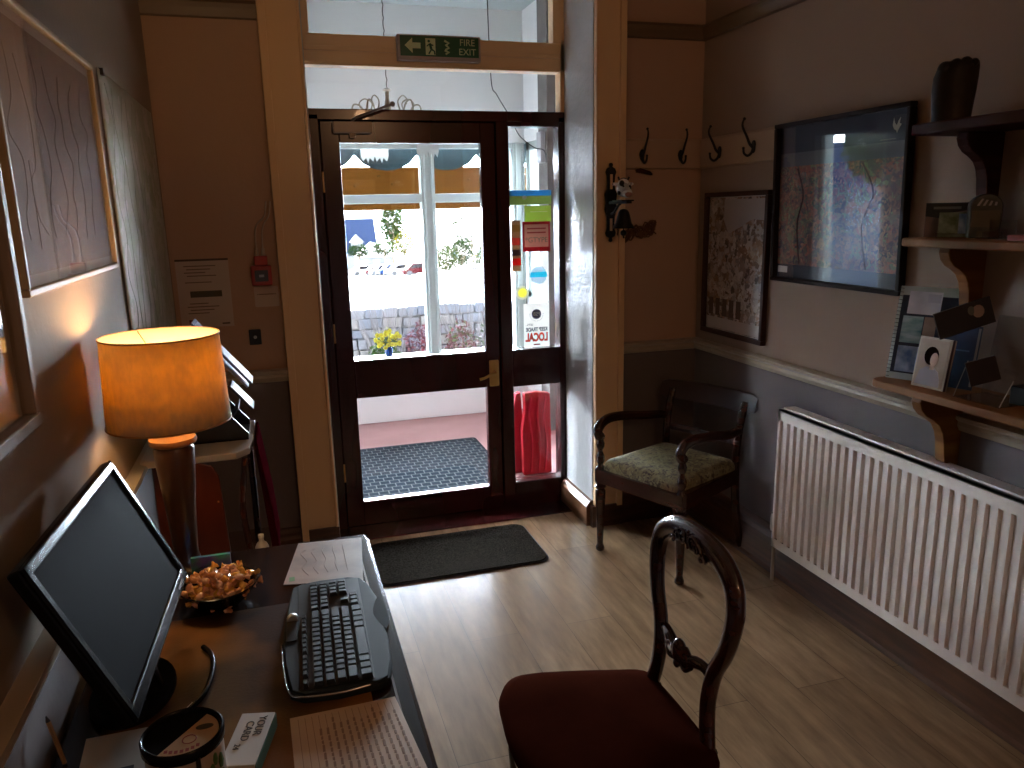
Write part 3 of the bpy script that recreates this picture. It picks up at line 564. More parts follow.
# ================================================================== pictures on the left wall
m_gilt = mat('gilt frame', (.36, .25, .13), .5, spec=.3); m_pale = mat('pale wood frame', (.28, .21, .15), .5, spec=.2); m_mount = mat('cream mount', (.42, .33, .25), .8)
m_oldmap = mat('old brown map print', (.10, .05, .024), .6, spec=.1, c2=(.21, .12, .065), scale=5, det=12)
def picture(label, cat, M, loc, W, H, fw, fd, mf, mm, mw, mp, gl=True):
    s = thing('framed_picture' if cat != 'map' else 'framed_map', label, cat, loc, M)
    b = MB()
    for x0, x1, y0, y1 in ((-W/2, W/2, H/2-fw, H/2), (-W/2, W/2, -H/2, -H/2+fw), (-W/2, -W/2+fw, -H/2+fw, H/2-fw), (W/2-fw, W/2, -H/2+fw, H/2-fw)): b.box(x0, x1, y0, y1, .001, fd)
    b.build('frame', mf, s, bevel=.003)
    i, j = W/2-fw, H/2-fw
    if mw: MB().box(-i, i, -j, j, .003, .006).build('mount', mm, s)
    MB().box(-i+mw, i-mw, -j+mw, j-mw, .006, .0075).build('print', mp, s)
    if gl: MB().box(-i, i, -j, j, .011, .0125).build('glazing', m_pglass, s)
    return s
s = picture('old brown map in pale gilt frame above the lamp', 'map', ON_LEFT, (LX, 1.803, 1.672), .775, .487, .013, .018, m_gilt, m_mount, .020, m_oldmap)
b = MB(); rn = random.Random(5)
for k in range(7):
    p = [(-.30+.09*k+rn.uniform(-.03, .03), .16-j*.045+rn.uniform(-.01, .01), .0078) for j in range(8)]; b.tube(catmull(p), .0007, 4)
b.box(-.24, -.10, -.17, -.168, .0075, .0082); b.box(-.24, -.238, -.17, -.02, .0075, .0082)
b.build('map_lines', mat('faded brown ink', (.085, .045, .022), .7), s)
s = picture('framed map nearest the camera with the lamp mirrored in its glass', 'map', ON_LEFT, (LX, 1.04, 1.60), .61, .73, .022, .026, m_pale, m_mount, .045, mat('tan map print', (.28, .18, .11), .6, c2=(.36, .25, .16), scale=6, det=6))
b = MB()
for k in range(5): b.tube(catmull([(-.2+.08*k+rn.uniform(-.02, .02), .25-j*.07, .0078) for j in range(7)]), .0007, 4)
b.build('map_lines', mat('faded brown ink', (0, 0, 0)), s)
# the large unframed map, slightly wavy
b = MB(); nx, nz = 24, 4
vs = []
for i in range(nx+1):
    for j in range(nz+1):
        y = 2.315+(3.262-2.315)*i/nx; z = 1.14+(1.932-1.14)*j/nz; vs.append((LX+.006+.004*math.sin(i*.9)*(1-j/nz), y, z))
b.add(vs, [(i*(nz+1)+j, (i+1)*(nz+1)+j, (i+1)*(nz+1)+j+1, i*(nz+1)+j+1) for i in range(nx) for j in range(nz)])
s = thing('wall_map', 'large unframed green and grey map pinned on left wall', 'map')
o = b.build('sheet', voro('ordnance map print', [(.50, .43, .38), (.36, .35, .23), (.54, .46, .41), (.32, .32, .19), (.52, .45, .40)], 7, .5, noise=.82), s, smooth=60)
so = o.modifiers.new('thickness', 'SOLIDIFY'); so.thickness = .001
b = MB(); rn = random.Random(8)
for k in range(10): b.tube(catmull([(LX+.0115, 2.38+.09*k+rn.uniform(-.04, .04), 1.20+j*.1) for j in range(8)]), .0006, 4)
b.build('map_lines', mat('map road lines', (.40, .39, .30), .7), s)
MB().box(LX+.004, LX+.014, 2.345, 2.362, 1.918, 1.935).build('black_clip', m_black, s)

# ================================================================== pictures on the right wall
s = picture('tall brown framed poster of many small sketches beside the corner', 'poster', ON_RIGHT, (RX, 3.015, 1.288), .492, .645, .020, .026, mat('brown frame', (.05, .018, .011), .45, spec=.3), m_white, .004, voro('crowded sketch print', [(.62, .57, .54), (.20, .12, .08), (.66, .62, .59), (.40, .24, .15), (.07, .05, .04), (.55, .49, .44)], 44, .6, noise=.08))
MB().prism([(-.10, .29), (.21, .29), (.21, .20), (.12, .205), (.03, .17), (-.06, .14), (-.10, .20)], .0076, .0082).build('sky_area', mat('sketch sky', (.52, .49, .48), .7), s)
b = MB(); rn = random.Random(4)
for k in range(5): b.box(-.20+k*.056, -.165+k*.056, -.235, -.155, .0076, .0084)
b.build('tall_panels', mat('dark sketch panel', (.09, .06, .05), .7), s)
MB().box(-.215, .215, -.296, -.245, .0076, .0082).build('plain_margin', mat('sketch margin', (.58, .53, .50), .7), s)
s = picture('large black framed dark blue print with small white bird, beside the shelves', 'poster', ON_RIGHT @ Matrix.Rotation(math.radians(1.4), 4, 'X'), (RX-.0080, 2.378, 1.553), .690, .606, .016, .030, mat('black brown frame', (.014, .008, .007), .5, spec=.2), m_black, .0, mat('navy print ground', (.012, .016, .035), .5))
MB().box(-.325, .325, .135, .19, .0076, .0080).build('grey_band', mat('blue grey print band', (.10, .105, .12), .6), s)
art = voro('tangled woodland print', [(.07, .05, .06), (.34, .10, .06), (.08, .09, .07), (.40, .18, .10), (.10, .05, .06), (.20, .20, .10)], 24, .6, noise=.45)
MB().box(-.325, .325, -.235, .14, .0080, .0084).build('woodland_scene', art, s)
b = MB(); 
for x, dx in ((-.19, -.02), (.17, -.03)): b.tube(catmull([(x, -.23, .0086), (x+dx, -.08, .0086), (x-dx*.5, .03, .0086), (x+dx*1.4, .13, .0086)]), .004, 5)
b.build('tree_trunks', mat('printed trunks', (.09, .035, .03), .6), s)
bw = mat('bird white', (.60, .56, .46), .6)
MB().prism([(.256, .262), (.262, .245), (.270, .238), (.276, .252), (.285, .262), (.281, .244), (.290, .240), (.283, .232), (.276, .222), (.272, .214), (.268, .222), (.258, .228), (.252, .240)], .0077, .0082).build('bird_emblem', bw, s)
b = MB(); b.box(.20, .27, .196, .199, .0077, .0081); b.box(.19, .27, .187, .189, .0077, .0081); b.build('title_lines', mat('faint print', (.16, .15, .13), .6), s)
MB().box(-.320, -.262, -.268, -.243, .0077, .0088).build('small_caption_label', m_white, s)

# ================================================================== shelves with brackets
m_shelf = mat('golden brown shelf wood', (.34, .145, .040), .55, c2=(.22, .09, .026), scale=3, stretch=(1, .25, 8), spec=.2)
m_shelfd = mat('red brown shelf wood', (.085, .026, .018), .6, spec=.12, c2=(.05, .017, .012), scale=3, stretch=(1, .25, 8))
def shelf(label, z, ye, mt, t=.024, k=1.0, yb=1.78):
    s = thing('wall_shelf', label, 'shelf', (RX, 1.3, z)); x0 = -.203
    out = [(-.001, .10-1.3), (x0, .10-1.3), (x0, ye-1.3-.035)]+[(x0+.035-.035*math.cos(a), ye-1.3-.035+.035*math.sin(a)) for a in (.4, .8, 1.2, 1.57)]+[(-.001, ye-1.3)]
    MB().prism([(p[0], p[1]) for p in out], -t, 0).build('board', mt, s, bevel=.005)
    for yc in (yb, .75):
        pr = [(-.001, 0), (-.165, 0), (-.170, -.02), (-.160, -.045), (-.140, -.065), (-.112, -.080), (-.088, -.098), (-.072, -.125), (-.064, -.155), (-.060, -.190), (-.056, -.215), (-.045, -.228), (-.001, -.230)]
        MB().prism([(x*k if x < -.01 else x, zz*k-t-.0005) for x, zz in pr], yc-1.3-.018, yc-1.3+.018, 'y').build('bracket', mt, s, bevel=.003)
    return s
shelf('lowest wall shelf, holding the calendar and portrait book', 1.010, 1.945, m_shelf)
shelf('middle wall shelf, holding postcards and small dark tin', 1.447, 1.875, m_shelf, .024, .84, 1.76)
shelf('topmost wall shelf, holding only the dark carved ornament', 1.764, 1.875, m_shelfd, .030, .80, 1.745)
# carved ornament
s = thing('carved_ornament', 'dark carved wooden ornament like a clenched paw on topmost shelf', 'ornament', (1.842, 1.80, 1.764), math.radians(-35))
b = MB(); prof = [(.00, .050, .036, 0), (.02, .050, .036, 0), (.05, .053, .037, -.001), (.09, .056, .040, -.001), (.12, .056, .042, 0), (.145, .052, .040, .004), (.158, .046, .034, .008)]
n = 22; vs = []; fs = []
for z, rx, ry, ox in prof:
    for k in range(n):
        t = 2*math.pi*k/n; q = 1+.07*math.cos(3*t)*(z/.16); vs.append((ox+rx*q*math.cos(t), ry*q*math.sin(t), z))
for i in range(len(prof)-1):
    for k in range(n): fs.append((i*n+k, i*n+(k+1) % n, (i+1)*n+(k+1) % n, (i+1)*n+k))
fs.append(list(range(n))[::-1]); fs.append([(len(prof)-1)*n+k for k in range(n)]); b.add(vs, fs)
m_ebony = mat('near black carved wood', (.012, .008, .006), .5, spec=.25, c2=(.03, .018, .012), scale=9, bump=.6, bscale=30)
b.build('carved_body', m_ebony, s, smooth=60)
for k, (x, z, r) in enumerate(((-.028, .141, .021), (-.002, .149, .019), (.022, .152, .019), (.042, .153, .012))): MB().ell((x, -.006, z), (r*.9, .032, r), 14).build('knuckle', m_ebony, s, smooth=80)
# ---- things on the lowest shelf
def panel(name, label, cat, loc, xd, yd, W, H, T, mt, part='body'):
    s = thing(name, label, cat, loc, frame(xd, yd)); MB().box(0, W, 0, H, -T, 0).build(part, mt, s, bevel=.0006); return s
def rect(s, name, mt, x0, x1, y0, y1, z=.0004, t=.0008): return MB().box(x0, x1, y0, y1, z-.0003, z+t).build(name, mt, s)
ph_sea = mat('sea photo', (.10, .28, .34), .3, c2=(.42, .60, .66), scale=14, stretch=(1, 3, 1)); ph_bird = mat('bluish photo', (.08, .18, .40), .3, c2=(.50, .62, .80), scale=20)
ph_sky = mat('bright landscape photo', (.55, .58, .68), .3, c2=(.80, .82, .92), scale=12); ph_warm = mat('warm photo', (.20, .14, .09), .3, c2=(.33, .25, .22), scale=14)
ph_navy = mat('navy photo', (.008, .02, .045), .4, c2=(.02, .04, .08), scale=18)
s = panel('spiral_calendar', 'spiral bound photo calendar leaning at far end of the lowest shelf', 'calendar', (1.812, 1.925, 1.012), (.42, -.907, 0), (.20, .0926, .975), .185, .290, .003, mat('grey green card', (.50, .60, .60), .45), 'cover')
rect(s, 'photo', ph_sky, .030, .125, .205, .275, .0006); rect(s, 'photo', ph_navy, .010, .175, .02, .262, .0003, .0004); rect(s, 'photo', ph_sea, .022, .082, .115, .198, .0006); rect(s, 'photo', ph_warm, .085, .120, .115, .198, .0006); rect(s, 'photo', ph_bird, .022, .105, .025, .105, .0006); rect(s, 'photo', ph_navy, .122, .175, .125, .195, .0007)
rect(s, 'photo', mat('white lights photo', (.60, .62, .74), .3), .085, .122, .242, .268, .0014)
for k in range(24): MB().tube([(.004+.006*math.cos(a), .006+k*.012, .006*math.sin(a)-.0015) for a in [j*math.pi/5 for j in range(10)]], .0009, 4, close=True).build('wire_ring', m_black, s)
s = panel('portrait_book', 'small book with pale cover portrait of dark haired woman on lowest shelf', 'book', (1.802, 1.812, 1.012), (.10, -.995, 0), (.16, .016, .987), .108, .150, .016, mat('cream cover', (.42, .34, .24), .45), 'pages_and_cover')
rect(s, 'cover_ground', mat('sepia cover', (.30, .20, .13), .45, c2=(.40, .30, .2), scale=6), .006, .102, .006, .144, .0004, .0004)
MB().prism([(.01, .008), (.092, .008), (.09, .03), (.08, .052), (.066, .062), (.04, .064), (.02, .05)], .0008, .0014).build('portrait_shoulders', mat('mauve grey dress', (.27, .22, .22), .5), s)
MB().ell((.050, .096, .0010), (.024, .028, .0010), 18).build('portrait_hair', mat('portrait hair', (.008, .004, .003), .9, spec=0), s)
MB().ell((.062, .086, .0020), (.013, .021, .0010), 16).build('portrait_face', mat('portrait skin', (.46, .27, .17), .5), s); MB().box(.052, .066, .056, .070, .0012, .0018).build('portrait_neck', mat('portrait skin', (0, 0, 0)), s)
rect(s, 'spine_strip', mat('dark spine', (.05, .025, .02), .4), .1078, .1088, 0, .15, -.008, .008)
s = panel('dark_blue_booklet', 'dark blue booklet standing behind the portrait book', 'booklet', (1.862, 1.795, 1.012), (.30, -.954, 0), (.16, .05, .986), .115, .186, .004, ph_navy, 'cover')
rect(s, 'binding_comb', mat('pale binding', (.25, .24, .23), .4), .106, .112, .01, .18); rect(s, 'title_lines', mat('pale blue print', (.10, .16, .24), .5), .02, .09, .11, .114)
# clear acrylic leaflet stand carrying a tilted dark booklet with a pale face on it
s = thing('acrylic_leaflet_stand', 'clear acrylic leaflet stand on the lowest shelf beside the portrait book', 'leaflet stand', (1.85, 1.60, 1.0105))
MB().box(-.05, .07, -.09, .055, 0, .003).build('foot', m_acrylic, s); MB().add([(.05, -.09, .003), (.05, .055, .003), (.085, .055, .225), (.085, -.09, .225), (.053, -.09, .003), (.053, .055, .003), (.088, .055, .225), (.088, -.09, .225)], [(0, 1, 2, 3), (7, 6, 5, 4), (0, 4, 5, 1), (2, 6, 7, 3), (1, 5, 6, 2), (0, 3, 7, 4)]).build('back_plate', m_acrylic, s)
MB().tube([(-.05, .055, .002), (-.01, .055, .10)], .0012, 5).build('front_edge', mat('bright acrylic edge', (.5, .48, .44), .2), s); MB().tube([(-.048, -.09, .002), (-.01, -.09, .07)], .0012, 5).build('front_edge', mat('bright acrylic edge', (0, 0, 0)), s)
s = panel('dark_picture_booklet', 'dark booklet with a pale animal face tilted in the acrylic stand', 'booklet', (1.745, 1.665, 1.175), (.87, -.35, .33), (-.30, .12, .94), .15, .075, .008, mat('black brown cover', (.02, .015, .012), .35), 'cover')
MB().ell((.112, .045, .001), (.016, .018, .001), 12).build('pale_face', mat('dim pale print', (.34, .26, .22), .5), s); MB().ell((.095, .052, .001), (.010, .014, .001), 10).build('grey_patch', mat('grey patch print', (.12, .14, .12), .5), s)
s = panel('dark_picture_booklet', 'second dark booklet lying lower in the acrylic stand', 'booklet', (1.80, 1.60, 1.05), (.80, -.5, .33), (-.30, .12, .94), .075, .07, .006, mat('dark maroon cover', (.020, .010, .009), .5), 'cover')
o = tag(box('small_box', m_black, 1.875, 1.925, 1.50, 1.545, 1.0105, 1.060, bevel=.003), 'small black box near right end of lowest shelf', 'box')
s = thing('cream_box', 'cream box with a red mark at the right picture edge on lowest shelf', 'box', (1.90, 1.435, 1.0105)); MB().box(-.03, .03, -.03, .03, 0, .085).build('carton', mat('cream carton', (.50, .33, .20), .5), s, bevel=.002); MB().lathe([(.009, 0), (.009, .001)], n=14, M=Matrix.Translation((-.0302, 0, .035)) @ Matrix.Rotation(math.radians(-90), 4, 'Y')).build('red_mark', m_red, s)
# ---- things on the middle shelf
s = panel('leaflet', 'dark topped leaflet leaning at far end of the middle shelf', 'leaflet', (1.835, 1.85, 1.4475), (.70, -.714, 0), (.07, .069, .995), .13, .098, .0015, mat('taupe leaflet', (.20, .16, .15), .5), 'card')
MB().prism([(0, .06), (.035, .055), (.07, .07), (.13, .08), (.13, .098), (0, .098)], .0002, .0008).build('dark_banner', mat('dark teal banner', (.015, .03, .04), .45), s); rect(s, 'banner_text', mat('dim banner text', (.13, .17, .18), .5), .02, .09, .080, .087, .0012)
s = panel('postcard', 'postcard of green hills propped in a clear holder on middle shelf', 'postcard', (1.825, 1.79, 1.449), (.70, -.714, 0), (.28, .27, .92), .075, .075, .001, mat('green hills photo', (.07, .11, .05), .3, c2=(.22, .28, .22), scale=30), 'card')
rect(s, 'blue_edge', ph_bird, .050, .074, .01, .07); MB().box(-.005, .08, -.0022, .008, -.002, .012).build('holder_lip', m_acrylic, s)
s = thing('striped_tin', 'dark round topped tin with pale diagonal stripes on middle shelf', 'tin', (1.895, 1.705, 1.4475), frame((.8, -.6, 0), (0, 0, 1)))
arc = [(.040*math.cos(t), .085+.034*math.sin(t)) for t in [math.pi*k/12 for k in range(13)]]
MB().prism([(-.038, 0), (.038, 0)]+arc, -.02, .02).build('body', mat('dark tin', (.02, .025, .022), .4, c2=(.06, .06, .045), scale=40), s, bevel=.003)
for k in range(4): MB().prism([(-.024+k*.014, .088), (-.018+k*.014, .088), (-.008+k*.011, .106-.003*k), (-.013+k*.011, .107-.003*k)], .0201, .0210).build('stripe', mat('pale stripe', (.35, .35, .36), .5), s)
rect(s, 'printed_band', mat('tin print', (.09, .08, .05), .5), -.034, .034, .03, .075, .0205)
s = thing('clear_card_holder', 'small empty clear card holder on the middle shelf', 'holder', (1.88, 1.64, 1.4475)); MB().box(-.035, .035, -.04, .04, 0, .003).build('foot', m_acrylic, s); MB().box(.01, .013, -.04, .04, .003, .05).build('back_plate', m_acrylic, s); MB().box(-.035, -.032, -.04, .04, .003, .02).build('front_lip', m_acrylic, s)
s = panel('small_framed_photo', 'small grey framed photo leaning at right picture edge on middle shelf', 'photo', (1.87, 1.56, 1.4485), (.25, -.968, 0), (.22, .06, .974), .13, .15, .008, mat('grey frame', (.22, .18, .17), .4), 'frame'); rect(s, 'photo', voro('dim photo', [(.08, .06, .06), (.25, .2, .2), (.12, .1, .1)], 40), .018, .112, .018, .132)
tag(box('red_book', mat('red book cover', (.30, .035, .02), .4), 1.80, 1.845, 1.42, 1.545, 1.4475, 1.462, bevel=.002), 'thin red book lying flat on the middle shelf', 'book')

# ================================================================== coat hooks
def hook(M, loc, label):
    s = thing('coat_hook', label, 'hook', loc, M, 'coat hooks along the hook rail')
    b = MB(); b.prism([(.014*math.cos(t)*(1 if math.sin(t) > 0 else .8), .026*math.sin(t)) for t in [k*math.pi/9 for k in range(18)]], 0, .007); b.build('back_plate', m_iron, s, bevel=.002)
    b = MB(); p = catmull([(0, -.005, .004), (0, .010, .022), (0, .040, .038), (0, .075, .058), (0, .095, .060), (0, .108, .054)]); b.tube(p, [.0065-.0028*i/(len(p)-1) for i in range(len(p))], 8); b.ell((0, .110, .053), .0065, 8); b.build('upper_prong', m_iron, s, smooth=60)
    b = MB(); p = catmull([(0, -.002, .004), (0, -.024, .012), (0, -.036, .030), (0, -.026, .048), (0, -.008, .052)]); b.tube(p, [.0065-.002*i/(len(p)-1) for i in range(len(p))], 8); b.ell((0, -.006, .052), .006, 8); b.build('lower_hook', m_iron, s, smooth=60)
    return s
hook(ON_FRONT, (1.648, WY-.016, 1.785), 'leftmost coat hook, nearest the door casing')
hook(ON_FRONT, (1.845, WY-.016, 1.783), 'second coat hook, just left of the room corner')
hook(ON_RIGHT, (RX-.016, 3.155, 1.785), 'third coat hook, just right of the room corner')
hook(ON_RIGHT, (RX-.016, 2.895, 1.788), 'rightmost coat hook, nearest the large dark print')
# ================================================================== cast iron bell with a cow's head
s = thing('cast_iron_bell', 'black cast iron wall bell with a black and white cow head on door casing', 'bell', (1.482, WY-.037, 1.575), ON_FRONT)
b = MB(); 
half = [(.006, .175), (.010, .165), (.006, .158), (.020, .150), (.026, .135), (.020, .118), (.018, .085), (.020, .06), (.030, .04), (.026, 0), (.030, -.03), (.020, -.06), (.018, -.09), (.020, -.118), (.026, -.135), (.020, -.15), (.006, -.158), (.010, -.168), (.004, -.176)]
b.prism([(-x, z) for x, z in half]+[(x, z) for x, z in half[::-1]], 0, .012); b.build('back_plate', m_iron, s, bevel=.003)
MB().prism([(-.006, .06), (.006, .06), (.006, .125), (-.006, .125)], .012, .0135).build('plate_slot', m_casing, s); MB().prism([(-.006, -.125), (.006, -.125), (.006, -.07), (-.006, -.07)], .012, .0135).build('plate_slot', m_casing, s)
b = MB(); b.box(-.012, .012, -.006, .006, .012, .20); b.box(-.03, .03, .004, .010, .09, .185); b.tube(catmull([(0, -.05, .012), (0, -.04, .05), (0, -.015, .085), (0, -.006, .11)]), .006, 6); b.build('arm', m_iron, s)
MB().lathe([(.004, 0), (.016, -.004), (.024, -.014), (.030, -.036), (.036, -.060), (.046, -.076), (.048, -.084), (.042, -.084), (.026, -.05), (.001, -.01)], c=(0, 0, 0), n=24, M=Matrix.Translation((0, -.028, .145)) @ Matrix.Rotation(math.radians(-90), 4, 'X'), cap=False).build('bell_cup', m_iron, s, smooth=50)
b = MB(); b.tube([(0, -.03, .145), (0, -.125, .145)], .003, 6); b.ell((0, -.132, .145), .014, 10); b.tube([(0, -.145, .145), (.002, -.155, .145)], .004, 6); b.build('clapper', m_iron, s, smooth=60)
m_cow = voro('black and white cow hide', [(.78, .75, .72), (.80, .78, .75), (.02, .02, .02), (.75, .73, .70)], 22, .3)
ch = MB(); ch.ell((.002, .062, .135), (.030, .040, .034), 16); ch.ell((.006, .040, .165), (.022, .022, .026), 14); ch = ch.build('cow_head', m_cow, s, smooth=80)
for q, r_ in (((-.016, .080, .158), (.012, .014, .009)), ((.024, .060, .150), (.009, .014, .010)), ((.006, .098, .128), (.016, .008, .012)), ((-.022, .040, .142), (.008, .010, .012))): MB().ell(q, r_, 10).build('black_patch', m_black, s, smooth=80)
for ex in (-.034, .038): MB().ell((ex, .078, .13), (.016, .008, .008), 10).build('ear', m_cow, s, smooth=80)
b = MB(); b.ell((.004, .032, .186), (.018, .012, .009), 10); b.build('muzzle', mat('pink muzzle', (.42, .20, .15), .4), s, smooth=80)
b = MB(); b.ell((-.013, .068, .166), .005, 8); b.ell((.018, .068, .166), .005, 8); b.tube([(-.018, .095, .135), (-.024, .108, .138)], .004, 6); b.tube([(.022, .095, .135), (.028, .108, .138)], .004, 6); b.build('eyes_and_horns', m_black, s)
# dried twist and small wedge on the wall below the hooks
b = MB(); rn = random.Random(12)
for k in range(13):
    ph = rn.uniform(0, 6); b.tube(catmull([(1.525+.20*t, WY-.016-.010*math.sin(t*9+ph), 1.418+.042*t+.026*math.sin(t*13+ph)+rn.uniform(-.012, .012)) for t in [i/8 for i in range(9)]], 3), .0035, 5)
tag(b.build('dried_braid', mat('dried stems', (.19, .085, .03), .8, c2=(.10, .04, .02), scale=40), smooth=60), 'short twisted bundle of dried brown stems on wall behind the bell', 'dried plant')
tag(MB().prism([(1.622, 1.722), (1.640, 1.728), (1.690, 1.714), (1.703, 1.702), (1.700, 1.694), (1.650, 1.704), (1.625, 1.708)], WY-.022, WY-.001, 'y').build('wooden_wedge', m_mahog, bevel=.002), 'small dark wooden wedge on wall under leftmost coat hook', 'wedge')

# ================================================================== left part of the door wall
s = thing('paper_notice', 'printed paper notice with a dark picture on wall left of the door', 'notice', (-.282, WY, 1.250), ON_FRONT)
MB().box(-.100, .100, -.138, .132, .001, .002).build('sheet', mat('cream paper', (.52, .42, .34), .7), s); rect(s, 'top_strip', mat('dark strip', (.08, .05, .04), .6), -.100, .100, .130, .138, .002)
rect(s, 'picture', mat('notice picture', (.07, .06, .035), .6), -.055, .065, -.015, .010, .0024)
for k in range(9):
    z = .11-k*.013 if k < 4 else .045-k*.0 if k == 4 else -.04-.013*(k-5)
    rect(s, 'text_line', mat('faint notice ink', (.20, .14, .10), .7), -.07+.01*(k % 2), .05-.02*(k % 3), z-.002, z+.002, .0024)
rect(s, 'small_logo', mat('logo purple', (.16, .05, .06), .6), -.07, -.045, -.125, -.105, .0024); rect(s, 'signature_block', mat('signature ink', (.10, .07, .05), .6), .055, .085, -.128, -.122, .0024)
s = thing('fire_alarm_call_point', 'red fire alarm call point with two white cables above it', 'fire alarm', (-.055, WY, 1.318), ON_FRONT)
MB().box(-.042, .038, -.044, .036, .001, .040).build('red_housing', m_red, s, bevel=.004); MB().box(-.026, .026, .036, .075, .001, .034).build('cable_entry', m_red, s, bevel=.004)
MB().box(-.028, .024, -.028, .018, .040, .042).build('glass_window', mat('dark call point window', (.05, .03, .03), .15), s); rect(s, 'white_ring_mark', mat('ring grey', (.25, .2, .2), .4), -.012, .008, -.010, .0, .0425)
b = MB(); b.lathe([(.009, .0), (.006, .030)], c=(0, 0, 0), n=10, M=Matrix.Translation((-.014, .075, .016)) @ Matrix.Rotation(math.radians(-90), 4, 'X')); b.lathe([(.009, .0), (.006, .030)], n=10, M=Matrix.Translation((.012, .075, .016)) @ Matrix.Rotation(math.radians(-90), 4, 'X')); b.build('cable_glands', mat('cable white', (.5, .42, .34), .5), s, smooth=60)
for x0, x1 in ((-.014, .040), (.012, .056)): MB().tube(catmull([(x0, .10, .016), (x0+.002, .16, .012), (x0+.012, .20, .010), (x1-.01, .235, .008), (x1, .29, .006)]), .0035, 6).build('cable', mat('cable white', (0, 0, 0)), s, smooth=60)
s = thing('small_wall_sign', 'small blank looking cream sign under the fire alarm call point', 'sign', (-.045, WY, 1.225), ON_FRONT); MB().prism(rrect(-.048, .048, -.042, .042, .006), .001, .003).build('plate', mat('cream paper', (0, 0, 0)), s); rect(s, 'text_line', mat('faint notice ink', (0, 0, 0)), -.03, .03, .008, .012, .0033); MB().ell((-.034, .010, .0035), .0025, 6).build('screw', m_ink, s); MB().ell((.034, .010, .0035), .0025, 6).build('screw', m_ink, s)
s = thing('black_wall_switch', 'small black switch with a pale button on wall below the notice', 'switch', (-.105, WY, 1.060), ON_FRONT); MB().box(-.024, .024, -.032, .032, .001, .012).build('plate', m_black, s, bevel=.003); MB().lathe([(.007, 0), (.006, .004)], n=12, M=Matrix.Translation((0, 0, .012))).build('button', mat('pale button', (.45, .42, .38), .4), s)

# ================================================================== radiator
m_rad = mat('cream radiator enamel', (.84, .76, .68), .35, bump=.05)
s = thing('radiator', 'long cream double panel radiator under the shelves', 'radiator', (1.86, 1.45, 0)); y0, y1 = -.75, 1.065
b = MB(); b.box(.012, .015, y0, y1, .178, .760); b.box(0, .0122, y0, y1, .715, .760); b.box(0, .0122, y0, y1, .178, .215); b.box(0, .0122, y1-.014, y1, .178, .76); b.box(0, .02, y0, y1, .752, .760)
y = y0+.01
while y < y1-.045:
    pr = [(y, .0125), (y+.004, .0), (y+.026, .0), (y+.030, .0125)]
    b.add([(p[1], p[0], .215) for p in pr]+[(p[1], p[0], .715) for p in pr], [(0, 4, 5, 1), (1, 5, 6, 2), (2, 6, 7, 3)]); y += .0405
b.build('front_panel', m_rad, s)
b = MB(); b.box(.066, .076, y0, y1-.0, .19, .764); b.box(.023, .076, y0, y1, .756, .765)
b.build('rear_panel', m_rad, s, bevel=.002)
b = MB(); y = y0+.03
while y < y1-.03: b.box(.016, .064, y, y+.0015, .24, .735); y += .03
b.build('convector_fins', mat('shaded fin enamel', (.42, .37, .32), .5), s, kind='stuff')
b = MB(); b.box(.015, .066, y1-.06, y1-.03, .70, .73); b.box(.015, .066, y1-.06, y1-.03, .21, .24); b.box(.076, .104, y1-.3, y1-.26, .3, .7); b.build('connectors', m_rad, s)
b = MB(); b.tube([(.04, y1-.04, .225), (.04, y1+.035, .225)], .011, 10); b.tube([(.04, y1+.035, .225), (.04, y1+.035, 0)], .0075, 10); b.build('inlet_pipe', mat('cream painted pipe', (.40, .30, .22), .4), s, smooth=50)
MB().lathe([(.017, 0), (.020, .01), (.020, .055), (.016, .075), (.008, .078)], c=(.04, y1+.035, .225), n=18).build('valve_knob', mat('valve white', (.48, .42, .36), .4), s, smooth=50)

# ================================================================== desk
s = thing('writing_desk', 'dark wooden writing desk with a tan leather top beside the left wall', 'desk', (-.11, 1.15, 0))
dx0, dx1, dy0, dy1 = -.28, .28, -.66, .735
b = MB(); b.prism(rrect(dx0, dx1, dy0, dy1, .025), .722, .738); b.prism(rrect(dx0+.006, dx1-.006, dy0+.006, dy1-.006, .022), .738, .748); b.prism(rrect(dx0+.012, dx1-.014, dy0+.012, dy1-.012, .02), .712, .722)
b.build('desktop', m_desk, s, bevel=.0035)
MB().box(dx0+.06, dx1-.075, dy0+.05, dy1-.32, .7482, .7492).build('leather_inset', m_leather, s)
MB().box(dx1-.036, dx1-.032, dy0+.03, dy1-.03, .7481, .7489).build('inlay_line', mat('pale inlay', (.10, .06, .035), .3), s)
b = MB(); b.box(dx0+.02, dx0+.04, dy0+.03, dy1-.03, .60, .712); b.box(dx0+.02, dx1-.03, dy1-.05, dy1-.03, .60, .712); b.box(dx0+.02, dx1-.03, dy0+.03, dy0+.05, .60, .712); b.box(dx1-.05, dx1-.032, dy0+.03, dy1-.03, .60, .712); b.build('apron', m_desk, s)
for y in (-.45, .0, .45):
    d = MB(); d.box(dx1-.032, dx1-.026, y-.19, y+.19, .612, .702); d = d.build('drawer_front', m_desk, s, bevel=.002); MB().lathe([(.006, 0), (.006, .010), (.013, .014), (.012, .024), (.004, .027)], n=14, M=Matrix.Translation((dx1-.026, y, .657)) @ Matrix.Rotation(math.radians(90), 4, 'Y')).build('knob', m_brass, d, smooth=50)
for x in (dx0+.045, dx1-.055):
    for y in (dy0+.055, dy1-.055): MB().lathe([(.013, 0), (.017, .02), (.013, .04), (.017, .10), (.024, .45), (.027, .52), (.020, .54), (.029, .56), (.029, .60)], c=(x, y, 0), n=18).build('leg', m_desk, s, smooth=50)
DZ = .7496
